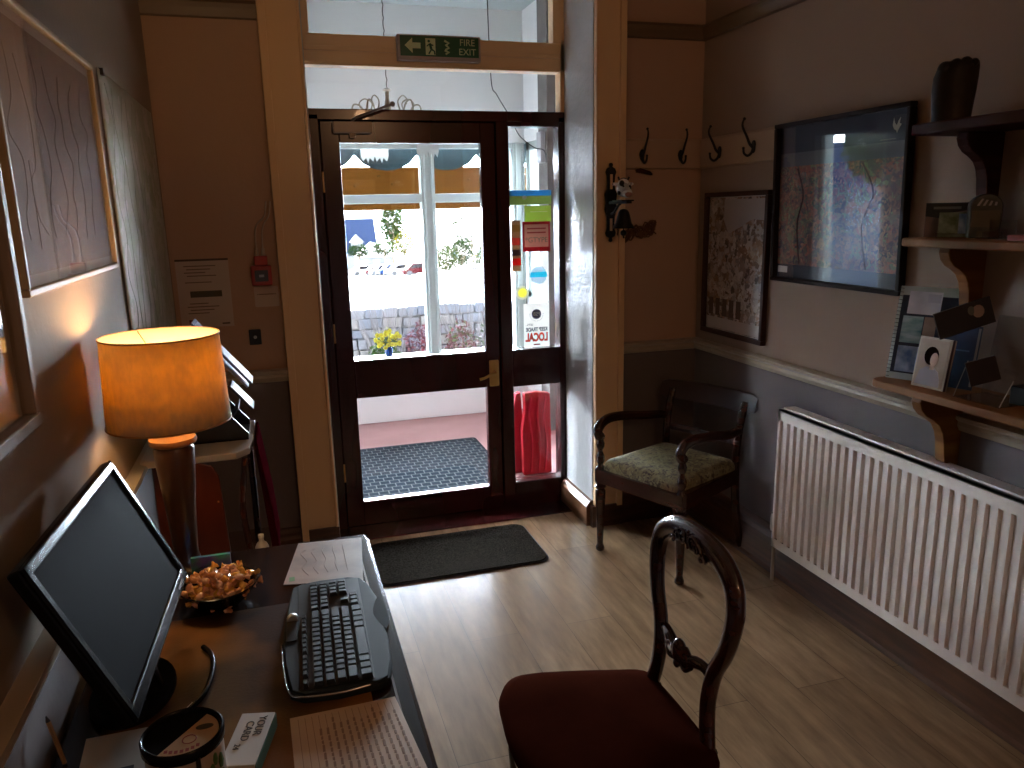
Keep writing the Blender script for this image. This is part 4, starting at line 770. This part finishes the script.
# lamp
s = thing('table_lamp', 'turned wooden table lamp with a lit amber fabric shade on the desk', 'lamp', (-.252, 1.797, .7482))
m_lampw = mat('orange brown turned wood', (.075, .026, .010), .3, c2=(.05, .017, .007), scale=4, stretch=(6, 6, 1), coat=.2)
MB().lathe([(.058, 0), (.060, .008), (.050, .016), (.036, .022), (.030, .032), (.027, .045), (.0265, .055)], n=32).build('foot', m_lampw, s, smooth=50)
MB().lathe([(.0265, .055), (.028, .09), (.033, .17), (.041, .26), (.043, .30), (.038, .308)], n=32).build('column', m_lampw, s, smooth=50)
MB().lathe([(.040, .308), (.049, .312), (.051, .318), (.049, .325), (.012, .329), (.009, .34)], n=32).build('cap', mat('lamplit cap wood', (.30, .12, .04), .3), s, smooth=50)  # same wood as the column, lamplight put into a brighter colour
MB().lathe([(.009, .338), (.015, .345), (.011, .40), (.015, .42), (.015, .478), (.012, .486)], n=16).build('bulb_holder', m_brass, s, smooth=50)
bl = MB(); bl.ell((0, 0, .505), (.027, .027, .034), 16); bl.build('bulb', mat('lit bulb', (1.0, .64, .30), .5, emit=92), s, smooth=80)
MSH = bpy.data.materials.new('amber linen shade'); MSH.use_nodes = True; n = MSH.node_tree; n.nodes.clear()
oo = n.nodes.new('ShaderNodeOutputMaterial'); mx = n.nodes.new('ShaderNodeMixShader'); df = n.nodes.new('ShaderNodeBsdfDiffuse'); tr = n.nodes.new('ShaderNodeBsdfTranslucent'); tc = n.nodes.new('ShaderNodeTexCoord'); mp = n.nodes.new('ShaderNodeMapping'); mp.inputs['Scale'].default_value = (1, 1, .5); no = n.nodes.new('ShaderNodeTexNoise'); no.inputs['Scale'].default_value = 85; no.inputs['Detail'].default_value = 5; rr = n.nodes.new('ShaderNodeValToRGB')
rr.color_ramp.elements[0].position = .35; rr.color_ramp.elements[1].position = .65; rr.color_ramp.elements[0].color = (.38, .22, .002, 1); rr.color_ramp.elements[1].color = (.66, .41, .006, 1)
df.inputs[0].default_value = (.80, .70, .50, 1); mx.inputs[0].default_value = .42
n.links.new(tc.outputs['Object'], mp.inputs[0]); n.links.new(mp.outputs[0], no.inputs[0]); n.links.new(no.outputs[0], rr.inputs[0]); n.links.new(rr.outputs[0], tr.inputs[0]); n.links.new(df.outputs[0], mx.inputs[1]); n.links.new(tr.outputs[0], mx.inputs[2]); n.links.new(mx.outputs[0], oo.inputs[0])
sh = MB(); sh.lathe([(.128, .362), (.1205, .555)], n=64, cap=False); sh = sh.build('shade', MSH, s, smooth=80)
sm = sh.modifiers.new('thickness', 'SOLIDIFY'); sm.thickness = .0012
N = 64
for r, z in ((.1285, .362), (.121, .555)): MB().tube([(r*math.cos(2*math.pi*k/N), r*math.sin(2*math.pi*k/N), z) for k in range(N)], .0018, 6, close=True).build('shade_rim', mat('shade edging', (.34, .17, .05), .6), s, smooth=60)
b = MB()
for k in range(3): a = k*2.094; b.tube([(.014*math.cos(a), .014*math.sin(a), .43), (.05*math.cos(a), .05*math.sin(a), .51), (.119*math.cos(a), .119*math.sin(a), .553)], .0014, 5)
b.build('shade_carrier', m_brass, s)
# monitor
yaw, tilt = math.radians(2.5), math.radians(23.8)
u = Vector((math.sin(yaw), math.cos(yaw), 0)); nn = Vector((math.cos(yaw), -math.sin(yaw), 0)); v = Vector((0, 0, 1))*math.cos(tilt)-nn*math.sin(tilt)
s = thing('computer_monitor', 'black widescreen monitor tilted back on the desk, screen off', 'monitor', (-.283, 1.291, .989), frame(u, v)); W, H = .469, .270
b = MB(); b.box(-W/2, W/2, -H/2, H/2, -.020, -.002); b.box(-W/2, W/2, H/2-.018, H/2, -.003, .004); b.box(-W/2, W/2, -H/2, -H/2+.022, -.003, .004); b.box(-W/2, -W/2+.018, -H/2, H/2, -.003, .004); b.box(W/2-.018, W/2, -H/2, H/2, -.003, .004); b.box(-W/2+.06, W/2-.06, -H/2+.04, H/2-.04, -.040, -.018)
b.build('bezel', m_gblack, s, bevel=.004); MB().box(-W/2+.018, W/2-.018, -H/2+.022, H/2-.018, -.002, -.0012).build('screen', m_screen, s)
MB().box(.15, .19, -H/2+.008, -H/2+.012, .004, .0045).build('maker_mark', mat('grey mark', (.3, .3, .32), .3), s)
Mi = s.matrix_world.inverted(); o = MB(); o.tube([(-.305, 1.30, .95), (-.285, 1.30, .85), (-.27, 1.30, .765)], [.022, .024, .028], 12); o.build('stand_neck', m_gblack, s, smooth=60, M=Mi)
o = MB(); o.prism([(x*.9-.295, y*1.0+1.32) for x, y in [(.075*math.cos(t), .10*math.sin(t)) for t in [k*math.pi/16 for k in range(32)]]], DZ, DZ+.014); o.build('stand_base', mat('matt black lid', (0, 0, 0)), s, bevel=.004, M=Mi)
tag(MB().tube(catmull([(-.192, 1.43, DZ+.006), (-.176, 1.40, DZ+.0055), (-.170, 1.36, DZ+.0055), (-.172, 1.31, DZ+.0055), (-.180, 1.27, DZ+.0055), (-.198, 1.235, DZ+.0055)]), .005, 8).build('monitor_cable', m_gblack, smooth=60), 'thick black cable curving on the leather beside the monitor', 'cable')
# keyboard
KB = frame((0, 1, 0), (-1, 0, 0)); KB = Matrix.Rotation(math.radians(-1.5), 4, 'Z') @ KB
s = thing('computer_keyboard', 'black and grey computer keyboard with a scroll wheel on the desk', 'keyboard', (.050, 1.400, .7482), KB)
m_kb = mat('slate grey plastic', (.014, .019, .023), .6, spec=.15); m_key = mat('black key', (.006, .0065, .007), .4, spec=.25)
out = [(-.205, -.068), (-.195, -.085), (-.15, -.094), (-.06, -.098), (.02, -.094), (.05, -.092), (.10, -.094), (.17, -.080), (.20, -.066), (.212, -.04), (.214, .02), (.208, .062), (.195, .080), (.12, .088), (.05, .094), (-.03, .097), (-.12, .092), (-.19, .082), (-.206, .06), (-.212, 0)]
b = MB(); b.prism(out, .002, .014); b.prism([(x*.985, y*.975) for x, y in out], .014, .019); b.build('body', m_kb, s, bevel=.003)
MB().prism(rrect(-.194, .198, -.060, .066, .006), .0185, .0196).build('key_bed', m_black, s)
b = MB(); b.prism(catmull([(-.03, -.094, 0), (.03, -.078, 0), (.09, -.090, 0), (.08, -.099, 0), (.02, -.106, 0), (-.02, -.103, 0)], 5, True), .008, .0192); b.build('palm_rest_notch', m_gblack, s)
b = MB(); b.prism(rrect(-.030, .045, .070, .090, .004), .0188, .0210); b.build('media_panel', m_black, s)
MB().lathe([(.010, -.007), (.0115, -.003), (.0115, .003), (.010, .007)], n=18, M=Matrix.Translation((.052, .078, .021)) @ Matrix.Rotation(math.radians(90), 4, 'Y')).build('scroll_wheel', mat('silver wheel', (.45, .46, .48), .3, metal=.6), s, smooth=50)
MB().tube(catmull([(-.206, -.05, .016), (-.213, 0, .016), (-.207, .06, .016), (-.19, .083, .016), (-.12, .093, .016), (-.03, .098, .016)]), .0018, 6).build('edge_strip', mat('silver trim', (.5, .5, .52), .25, metal=.8), s, smooth=60)
keym = {}
def key(x, y, wk, hk=.0155):
    k = (round(wk, 4), round(hk, 4))
    if k not in keym:
        a, c = wk/2-.0008, hk/2-.0008; t = .0022; m_ = MB(); m_.add([(-a, -c, 0), (a, -c, 0), (a, c, 0), (-a, c, 0), (-a+t, -c+t, .0075), (a-t, -c+t, .0075), (a-t, c-t*.5, .0075), (-a+t, c-t*.5, .0075)], [(0, 3, 2, 1), (4, 5, 6, 7), (0, 1, 5, 4), (1, 2, 6, 5), (2, 3, 7, 6), (3, 0, 4, 7)]); o = m_.build('key', m_key, s); keym[k] = o
    else: o = keym[k].copy(); COL.objects.link(o)
    o.location = (x, y, .0197)
U = .0170; X0 = -.190
xx = X0+U/2; key(xx, .056, U, .011)
for g in range(3):
    for k in range(4): key(X0+U*(2.2+g*4.35+k+.0), .056, U, .011)
rows = [(.0340, [1]*13+[2]), (.0145, [1.5]+[1]*12+[1.5]), (-.0050, [1.75]+[1]*11+[2.25]), (-.0245, [2.25]+[1]*10+[2.75]), (-.0470, [1.3, 1.2, 1.3, 5.9, 1.3, 1.2, 1.3, 1.5])]
for y, ws in rows:
    x = X0
    for wk in ws: key(x+wk*U/2, y, wk*U, .0180 if y > -.03 else .022); x += wk*U
xn = X0+15*U+.006
for i in range(3):
    for y in (.0340, .0145): key(xn+U*(i+.5), y, U, .018)
    key(xn+U*(i+.5), -.0450, U, .018)
key(xn+U*1.5, -.0255, U, .018)
xp = xn+3*U+.004
for i in range(4):
    for y in (.0340, .0145, -.0050, -.0245) : key(xp+.0155*(i+.5), y, .0155, .018)
# bowl of wrapped sweets
s = thing('sweet_bowl', 'shallow dark glossy bowl of wrapped sweets beside the monitor', 'bowl', (-.172, 1.615, .7492))
MB().lathe([(.040, 0), (.045, .003), (.062, .018), (.078, .042), (.082, .046), (.079, .047), (.060, .022), (.042, .008), (.001, .006)], n=28, cap=False).build('bowl', m_gblack, s, smooth=50)
MB().lathe([(.076, .043), (.086, .050), (.083, .055), (.072, .045)], n=14, cap=False).build('crinkled_wrapper_edge', glass('clear film', (.9, .9, .9), 1.5, .1), s)
tag(MB().box(-.232, -.150, 1.696, 1.706, .775, .822).build('sweet_packet', mat('purple packet', (.10, .08, .42), .3, c2=(.05, .35, .25), scale=25)), 'purple and blue packet edge standing behind the bowl of sweets', 'packet')
wrap = [mat('amber wrapper', (.66, .27, .085), .28, c2=(.82, .46, .24), scale=50, coat=.5), mat('pink orange wrapper', (.70, .33, .22), .28, c2=(.82, .52, .32), scale=50, coat=.5), mat('golden wrapper', (.72, .42, .10), .25, coat=.5)]
rn = random.Random(11); protos = []
for wm in wrap:
    t = thing('wrapped_sweet', '', 'sweet', (0, 0, 0)); o = MB(); o.ell((0, 0, 0), (.0105, .0075, .0068), 10); o.build('sweet', wm, t)
    o = MB()
    for sg in (-1, 1):
        n = 9; o.add([(sg*.009, 0, 0)]+[(sg*.021, .0095*math.cos(2*math.pi*k/n+.3), .0075*math.sin(2*math.pi*k/n)*(.6+.4*(k % 2))) for k in range(n)], [(0, k+1, (k+1) % n+1) for k in range(n)])
    o.build('wrapper_twists', wm, t); protos.append(t)
gl = ['amber wrapped sweet heaped in the dark bowl', 'pink orange wrapped sweet heaped in the dark bowl', 'golden wrapped sweet heaped in the dark bowl']
first = [True]*3; cnt = 0
for lay, (R_, z, n_) in enumerate(((.050, .016, 12), (.066, .032, 20), (.070, .048, 20), (.050, .060, 11), (.025, .068, 5))):
    for k in range(n_):
        a = k*2.39996+lay; r = R_*math.sqrt((k+.6)/n_); p = Vector((-.172+r*math.cos(a)*1.08, 1.615+r*math.sin(a), .7492+z+rn.uniform(-.004, .004)))
        M = Matrix.Translation(p) @ Matrix.Rotation(rn.uniform(0, 6.28), 4, 'Z') @ Matrix.Rotation(rn.uniform(-.6, .6), 4, 'Y') @ Matrix.Rotation(rn.uniform(0, 6), 4, 'X')
        i = cnt % 3; cnt += 1
        if first[i]: protos[i].matrix_world = M; protos[i]['label'] = gl[i]; protos[i]['group'] = gl[i].split(' heaped')[0]+'s in the dark bowl'; first[i] = False
        else: dup(protos[i], M)
# papers and cards on the desk
m_card = mat('pinkish map card', (.26, .19, .15), .55, c2=(.18, .13, .11), scale=14, det=5)
s = thing('map_card', 'faded pinkish map card lying on desk above the keyboard', 'card', (0, 0, .7482))
MB().prism([(-.004, 1.868), (.150, 1.850), (.128, 1.612), (-.043, 1.652)], .0006, .0022).build('card', m_card, s)
b = MB()
for k in range(5): b.tube(catmull([(.0+.025*k, 1.68+j*.04, .0024) if j % 2 else (.012+.022*k, 1.68+j*.035, .0024) for j in range(5)]), .0006, 4)
b.build('map_lines', mat('card ink', (.20, .145, .115), .7), s); MB().box(-.030, -.018, 1.662, 1.682, .0022, .0026).build('green_patch', mat('green patch', (.08, .20, .07), .6), s)
s = thing('handwritten_sheet', 'sheet of lined handwriting on desk in front of the keyboard', 'paper', (0, 0, .7492))
A0, B0, C0, D0 = Vector((-.040, 1.163, 0)), Vector((.132, 1.166, 0)), Vector((.160, .90, 0)), Vector((-.030, .88, 0))
MB().prism([tuple(q)[:2] for q in (A0, B0, C0, D0)], .0005, .0018).build('sheet', mat('tan paper', (.58, .42, .27), .6, c2=(.64, .47, .31), scale=5), s)
b = MB(); c2_ = MB(); rn = random.Random(2)
for k in range(15):
    f = .07+k*.062; 
    l = A0.lerp(B0, f); r = D0.lerp(C0, f)
    b.add([tuple(l.lerp(r, .03)+Vector((0, 0, .0021))), tuple(l.lerp(r, .97)+Vector((0, 0, .0021))), tuple(l.lerp(r, .97)+Vector((.0008, 0, .0021))), tuple(l.lerp(r, .03)+Vector((.0008, 0, .0021)))], [(0, 1, 2, 3)])
    if k > 2:
        t = .06+rn.uniform(0, .1)
        while t < .92: L = rn.uniform(.02, .06); q = l.lerp(r, t); q2 = l.lerp(r, min(.95, t+L)); c2_.box(min(q.x, q2.x)-.0016, max(q.x, q2.x)+.0014, min(q.y, q2.y), max(q.y, q2.y), .0018, .0022); t += L+.015
b.build('ruled_lines', mat('ruled line', (.30, .17, .10), .7), s); c2_.build('handwriting', mat('brown handwriting', (.30, .19, .12), .7), s, kind='stuff')
s = thing('business_card_box', 'small white printed card box beside the collecting tin', 'box', (-.100, 1.095, .7492), math.radians(-14))
MB().box(-.026, .026, -.060, .060, 0, .030).build('carton', mat('white card', (.55, .53, .50), .5), s, bevel=.001); MB().box(.0262, .0272, -.060, .060, .004, .028).build('green_side', mat('teal side', (.05, .16, .13), .5), s)
for k, (t_, z) in enumerate((('YOUR', .010), ('CARD', -.006))): text(t_, .017, z, .028-.012*k, .0302, m_ink, s, rot=math.radians(-90), name='lettering')
text('24', .013, -.012, -.02, .0302, m_ink, s, rot=math.radians(-90))
s = thing('collecting_tin', 'round cream collecting tin with black lid and coin slot at bottom left', 'tin', (-.178, 1.030, .7492))
MB().lathe([(.050, 0), (.0515, .003), (.0515, .095), (.050, .098)], n=40).build('can', mat('cream tin label', (.40, .32, .25), .45), s, smooth=50)
MB().lathe([(.052, .090), (.0545, .092), (.055, .105), (.052, .108), (.0495, .106), (.049, .1002)], n=40, cap=False).build('lid_rim', m_gblack, s, smooth=50)
MB().lathe([(.0495, .098), (.0495, .1003)], n=40).build('lid_plate', mat('matt black lid', (.006, .006, .006), .9, spec=.1), s)
th = math.radians(-38); half = [(.047*math.cos(t+th), .047*math.sin(t+th)) for t in [-math.pi*.5+math.pi*k/20 for k in range(21)]]
MB().prism(half, .1005, .1018).build('lid_label', mat('tan lid label', (.42, .27, .14), .5), s)
MB().prism([(.012*math.cos(t)+.028, .006*math.sin(t)+.008) for t in [k*math.pi/8 for k in range(16)]], .1018, .1024).build('coin_slot', m_black, s)
b = MB()
for k in range(7): t = math.radians(-120+11*k); b.box(.037*math.cos(t)-.002, .037*math.cos(t)+.0025, .037*math.sin(t)-.003, .037*math.sin(t)+.003, .1018, .1022)
b.build('red_print', mat('dark red print', (.24, .03, .03), .6), s)
MB().tube([(.010+.009*math.cos(t), -.014+.009*math.sin(t), .1018) for t in [k*math.pi/8 for k in range(16)]], .0008, 4, close=True).build('emblem_outline', mat('dark red print', (0, 0, 0)), s)
b = MB(); gm = mat('green leaf print', (.06, .13, .03), .5)
for t, z, r in ((-.75, .060, .012), (-.55, .045, .012), (-.62, .075, .010), (-.40, .065, .012), (-.35, .040, .010)): b.ell((.0515*math.cos(t), .0515*math.sin(t), z), (r*.35, r*.6, r), 8)
b.build('leaf_print', gm, s); MB().box(.020, .026, -.0495, -.046, .0, .095).build('black_band', m_black, s)
s = thing('folded_leaflet', 'pale folded leaflet on the desk between monitor and collecting tin', 'leaflet', (-.295, 1.135, DZ), math.radians(4))
MB().add([(-.045, -.09, 0), (.045, -.09, 0), (.045, .07, 0), (-.045, .07, 0), (-.045, -.09, .012), (.045, -.09, .008), (.045, .07, .006), (-.045, .07, .010)], [(0, 3, 2, 1), (4, 5, 6, 7), (0, 1, 5, 4), (1, 2, 6, 5), (2, 3, 7, 6), (3, 0, 4, 7)]).build('folded_sheet', mat('dim white paper', (.38, .34, .29), .6), s); MB().box(.0, .03, -.03, -.022, .0085, .0098).build('print_line', m_ink, s)
s = thing('pencil', 'short tan pencil standing up at the bottom left of the desk', 'pencil', (-.368, 1.165, DZ), 0)
MB().tube([(0, 0, .001), (-.012, .0, .075)], .0035, 6).build('shaft', mat('tan pencil', (.34, .20, .09), .5), s); MB().tube([(-.012, 0, .075), (-.0135, 0, .084)], [.0035, .0008], 6).build('tip', m_ink, s)
tag(MB().prism([(-.203, 1.245), (-.188, 1.232), (-.196, 1.258)], DZ, DZ+.004).build('cable_tag', m_white), 'tiny white triangular tag at the end of the black cable', 'tag')

# ================================================================== stand of leaflets behind the lamp
m_rack = mat('red brown varnished panel', (.11, .020, .009), .3, c2=(.07, .013, .006), scale=3, stretch=(6, 1, 1), coat=.3)
s = thing('leaflet_table', 'small side table with red brown side panel and pale top behind the lamp', 'table', (-.24, 2.30, 0))
MB().prism([(-.145, -.17), (.095, -.17), (.128, -.13), (.138, -.04), (.138, .17), (-.145, .17)], .905, .925).build('top', mat('pale grey laminate', (.42, .38, .34), .35), s, bevel=.003)
MB().prism([(-.12, .0), (.085, .0), (.075, .30), (.055, .60), (.045, .86), (.030, .893), (.0, .905), (-.12, .905)], -.165, -.150, 'y').build('side_panel', m_rack, s, bevel=.003)
b = MB(); b.tube(catmull([(.115, -.14, .90), (.095, -.14, .75), (.105, -.14, .60), (.100, -.14, .30), (.115, -.14, .0)]), .009, 8); b.build('leg', m_mahog, s, smooth=50); b = MB(); b.tube([(.115, .14, .90), (.115, .14, .0)], .010, 8); b.build('leg', m_mahog, s, smooth=50); b = MB(); b.tube([(-.12, .14, .90), (-.12, .14, .0)], .010, 8); b.build('leg', m_mahog, s, smooth=50)
MB().box(-.13, .155, -.145, .16, .555, .567).build('lower_shelf', m_mahog, s)
MB().ell((.036, -.1665, .79), .003, 8).build('screw', m_brass, s)
MB().box(.132, .139, -.12, .12, .905, .925)
tag(MB().prism([(-.076, .58), (-.056, .58), (-.066, .72), (-.092, .93), (-.1005, .925)], 2.20, 2.44, 'y').build('dark_red_cloth', mat('dark red wool', (.035, .002, .004), 1, spec=0), bevel=.006), 'dark red cloth hanging down at the right side of the leaflet table', 'cloth')
s = thing('leaflet_rack', 'black sloping leaflet rack on the small table behind the lamp', 'rack', (-.24, 2.25, .9255))
b = MB(); b.prism([(-.10, 0), (.125, 0), (.125, .02), (-.02, .20), (-.10, .27)], .0, .008, 'y'); b.prism([(-.10, 0), (.125, 0), (.125, .02), (-.02, .20), (-.10, .27)], .152, .160, 'y'); b.box(-.10, -.094, 0, .16, 0, .27); b.box(-.10, .125, 0, .16, 0, .006)
b.build('frame', m_black, s)
for k in range(4):
    a = math.radians(128); x = -.055+.045*k; z = .16-.037*k; b = MB(); b.box(-.004, .0, .01, .15, -.03, .075-.01*k); b.build('pocket', mat('grey pocket', (.05, .05, .055), .4), s, M=Matrix.Translation((x, 0, z)) @ Matrix.Rotation(math.radians(35), 4, 'Y'))
def broch(label, x, z, ang, L, col, W=.10, y=2.20):
    s = thing('brochure', label, 'brochure', (x, y, z), Matrix.Rotation(math.radians(ang), 4, 'Y')); MB().box(-L/2, L/2, .0, W, -.003, .003).build('brochure', mat('brochure '+label[:10], col, .6, c2=tuple(min(1, c*2.0) for c in col), scale=30, spec=.15), s); MB().box(-L/2+.01, L/2-.01, .01, W-.01, .003, .0036).build('cover_photo', ph_bird, s); return s
broch('blue glossy brochure poking up behind the lamp shade', -.160, 1.185, 52, .225, (.10, .13, .22)); broch('blue white brochure leaning right of the lamp shade', -.135, 1.120, 50, .10, (.25, .30, .45), y=2.23)
broch('dark grey brochure lowest in the leaflet rack', -.125, 1.045, 52, .09, (.05, .05, .06), y=2.26)
s = thing('small_white_bottle', 'small white bottle with red print on low shelf beside the desk', 'bottle', (-.105, 2.18, .5675)); MB().lathe([(.018, 0), (.019, .004), (.019, .055), (.014, .066), (.007, .072), (.007, .085)], n=20).build('bottle', mat('cloudy white plastic', (.5, .46, .45), .3), s, smooth=50); MB().lathe([(.0193, .018), (.0193, .045)], n=20, cap=False).build('label_band', mat('red bottle print', (.35, .05, .04), .5, c2=(.5, .46, .45), scale=60), s)
MB().lathe([(.008, .083), (.008, .092)], n=14).build('cap', m_white, s)

# ================================================================== balloon back chair in the foreground
s = thing('balloon_back_chair', 'dark mahogany balloon back chair with dark red velvet seat in the foreground', 'chair', (.761, 1.319, 0), math.pi)
kx = .085
hp_ = [(.124, -.04), (.122, 0), (.108, .06), (.104, .11), (.114, .17), (.140, .225), (.154, .275), (.157, .325), (.142, .368), (.100, .397), (.050, .408), (0, .410)]
full = [(-y, h) for y, h in hp_]+[(y, h) for y, h in hp_[-2::-1]]
P3 = catmull([(-kx*(h+.0)-.012*abs(h)*0, y, .465+h) for y, h in full], 5)
b = MB(); N = len(P3); b.tube(P3, [.0185+.0075*math.sin(math.pi*i/(N-1))**6 for i in range(N)], 14, sx=.85); b.build('hoop_back', m_mahog, s, smooth=70)
b = MB(); top = Vector((-kx*.410+.004, 0, .465+.410))
for sg in (-1, 1):
    for q in range(3):
        c = Vector((-kx*.41+.026, sg*(.022+q*.018), .873-.005*q*q)); R = .020-.0045*q
        b.tube([c+Vector((.0, sg*(R-.0010*k)*math.cos(k*.55), (R-.001*k)*math.sin(k*.55))) for k in range(14)], .0032, 6)
    b.tube(catmull([top+Vector((.016, sg*.004, -.016)), top+Vector((.020, sg*.018, .004)), top+Vector((.018, sg*.040, -.006)), top+Vector((.015, sg*.066, -.026))]), .0045, 6)
for k in range(7): b.ell(top+Vector((.020, 0, -.018+k*.006)), .0036, 8)
b.build('crest_carving', m_mahog, s, smooth=60)
# carved cross rail
b = MB(); zc = .465+.150; xc = -kx*.145
for sg in (-1, 1):
    b.tube(catmull([(xc, sg*.114, zc-.006), (xc, sg*.085, zc+.010), (xc+.006, sg*.055, zc+.008), (xc+.010, sg*.030, zc-.002), (xc+.012, sg*.008, zc+.008)]), [.009+.008*(i/24) for i in range(25)], 10)
    b.tube([Vector((xc+.018, sg*.030, zc-.002))+Vector((0, sg*(.016-.001*k)*math.cos(k*.6), (.016-.001*k)*math.sin(k*.6))) for k in range(13)], .004, 6)
    b.tube(catmull([(xc+.014, sg*.05, zc-.006), (xc+.018, sg*.034, zc-.020), (xc+.014, sg*.012, zc-.018)]), .006, 8)
b.ell((xc+.014, 0, zc+.006), (.016, .020, .028), 14); b.ell((xc+.018, 0, zc-.022), (.009, .010, .012), 10)
b.build('carved_cross_rail', m_mahog, s, smooth=60)
def seat_out(g):
    pts = [(-.005-g, 0), (-.002-g, .10), (.01, .155+g), (.08, .182+g), (.17, .208+g), (.25, .226+g), (.305, .222+g*.9), (.345+g*.8, .17), (.362+g, .08), (.368+g, 0)]
    return [tuple(p)[:2] for p in catmull([(x, y, 0) for x, y in pts]+[(x, -y, 0) for x, y in pts[-2:0:-1]], 4, True)]
MB().prism(seat_out(-.006), .385, .432).build('seat_rail', m_mahog, s, bevel=.004)
lay = [(-.002, .432), (.008, .442), (.013, .458), (.009, .472), (-.008, .483), (-.042, .491), (-.09, .496), (-.14, .498)]
vs = []; fs = []; n0 = len(seat_out(0)); cx_ = .18
for g, z in lay:
    sc = 1+g/.19
    for x, y in seat_out(0): vs.append((cx_+(x-cx_)*sc, y*sc, z))
for i in range(len(lay)-1):
    for k in range(n0): fs.append((i*n0+k, i*n0+(k+1) % n0, (i+1)*n0+(k+1) % n0, (i+1)*n0+k))
fs.append([(len(lay)-1)*n0+k for k in range(n0)])
m_velvet = mat('dark red velvet', (.040, .010, .006), 1, c2=(.030, .0075, .0045), scale=9, spec=0); m_velvet.node_tree.nodes['Principled BSDF'].inputs['Sheen Weight'].default_value = .05
m_velvet.node_tree.nodes['Principled BSDF'].inputs['Sheen Tint'].default_value = (.6, .12, .06, 1)
MB().add(vs, fs).build('padded_seat', m_velvet, s, smooth=80)
for sg in (-1, 1):
    MB().tube(catmull([(0, sg*.120, .46), (-.004, sg*.122, .36), (-.020, sg*.128, .22), (-.055, sg*.135, .10), (-.105, sg*.142, .004)]), [.022, .022, .022, .021, .021, .020, .020, .019, .019, .018, .018, .017, .017, .016, .016, .016, .016, .016, .016, .016, .016, .016, .016, .016, .017], 12).build('rear_leg', m_mahog, s, smooth=60)
    MB().lathe([(.011, 0), (.015, .012), (.011, .03), (.014, .10), (.021, .28), (.024, .33), (.017, .345), (.025, .36), (.026, .39)], c=(.315, sg*.175, 0), n=18).build('front_leg', m_mahog, s, smooth=60)

# ================================================================== carver armchair in the corner
s = thing('carver_armchair', 'dark mahogany armchair with a floral green gold seat in the corner', 'armchair', (1.423, 2.853, 0), math.pi+.407)
m_fab = voro('green gold floral fabric', [(.20, .15, .06), (.27, .21, .09), (.06, .035, .022), (.30, .25, .12)], 30, .85, noise=.35)
for sg in (-1, 1):
    MB().lathe([(.014, 0), (.021, .008), (.020, .020), (.014, .036), (.0165, .10), (.023, .26), (.024, .295), (.018, .303), (.027, .315), (.018, .322), (.024, .33), (.022, .335), (.022, .345)], c=(0, sg*.227, 0), n=20).build('front_leg', m_mahog, s, smooth=55)
    MB().tube(catmull([(-.425, sg*.195, .44), (-.428, sg*.196, .36), (-.437, sg*.198, .22), (-.46, sg*.2, .10), (-.495, sg*.203, .004)]), [.019]*25, 10).build('rear_leg', m_mahog, s, smooth=60)
    P4 = catmull([(-.425, sg*.195, .40), (-.430, sg*.196, .52), (-.448, sg*.198, .62), (-.478, sg*.200, .70)]); MB().tube(P4, [.019]*len(P4), 10, sx=.8).build('back_stile', m_mahog, s, smooth=60)
    # arm: scroll over a turned support
    MB().lathe([(.022, .40), (.016, .412), (.011, .42), (.018, .436), (.020, .456), (.012, .476), (.010, .487), (.017, .503), (.019, .518), (.012, .54), (.014, .560)], c=(0, sg*.227, 0), n=18).build('arm_support', m_mahog, s, smooth=55)
    P5 = catmull([(-.440, sg*.198, .570), (-.40, sg*.212, .582), (-.30, sg*.232, .592), (-.18, sg*.240, .612), (-.08, sg*.237, .622), (-.015, sg*.230, .612), (.016, sg*.228, .582), (.008, sg*.228, .552), (-.012, sg*.228, .554)]); MB().tube(P5, [.018+.004*math.sin(math.pi*i/len(P5)) for i in range(len(P5))], 12).build('arm', m_mahog, s, smooth=60)
b = MB(); b.prism([(.020, -.245), (.020, .245), (-.006, .248), (-.43, .212), (-.445, .20), (-.445, -.20), (-.43, -.212), (-.006, -.248)], .335, .402); b.build('seat_rail', m_mahog, s, bevel=.004)
out = rrect(-.425, .010, -.21, .21, .03, 4); lay = [(1, .400), (1.0, .418), (.985, .432), (.94, .444), (.85, .453), (.7, .458), (.4, .460)]; vs = []; fs = []; n0 = len(out)
for sc, z in lay:
    for x, y in out: vs.append((-.208+(x+.208)*sc, y*sc*(1+.05*(x+.2)), z))
for i in range(len(lay)-1):
    for k in range(n0): fs.append((i*n0+k, i*n0+(k+1) % n0, (i+1)*n0+(k+1) % n0, (i+1)*n0+k))
fs.append([(len(lay)-1)*n0+k for k in range(n0)])
MB().add(vs, fs).build('drop_in_seat', m_fab, s, smooth=70)
# broad curved crest rail and lower rail
def curved_rail(z0, z1, half, depth, xo, th, bow, lean):
    vs = []; fs = []; n = 16
    sec = [(0, z0), (-th*.5, z0-.0), (-th, z0+(z1-z0)*.25), (-th, z1-.006), (-th*.4, z1), (0, z1-.002), (th*.15, (z0+z1)/2)]
    for i in range(n+1):
        y = -half+2*half*i/n; t = (y/half)**2; e = 1 if abs(y) < half*.9 else .72
        zc = (z0+z1)/2
        for x, z in sec: vs.append((xo+x+bow*t-(z-z0)*lean, y, zc+(z-zc)*e))
    m_ = len(sec)
    for i in range(n):
        for k in range(m_): fs.append((i*m_+k, i*m_+(k+1) % m_, (i+1)*m_+(k+1) % m_, (i+1)*m_+k))
    fs.append(list(range(m_))[::-1]); fs.append([n*m_+k for k in range(m_)]); return MB().add(vs, fs)
curved_rail(.655, .740, .262, 0, -.486, .030, .035, .28).build('crest_rail', mat('dull mahogany', (.04, .012, .007), .42), s, smooth=50)
curved_rail(.505, .535, .195, 0, -.450, .018, .010, .25).build('lower_back_rail', m_mahog, s, smooth=50)
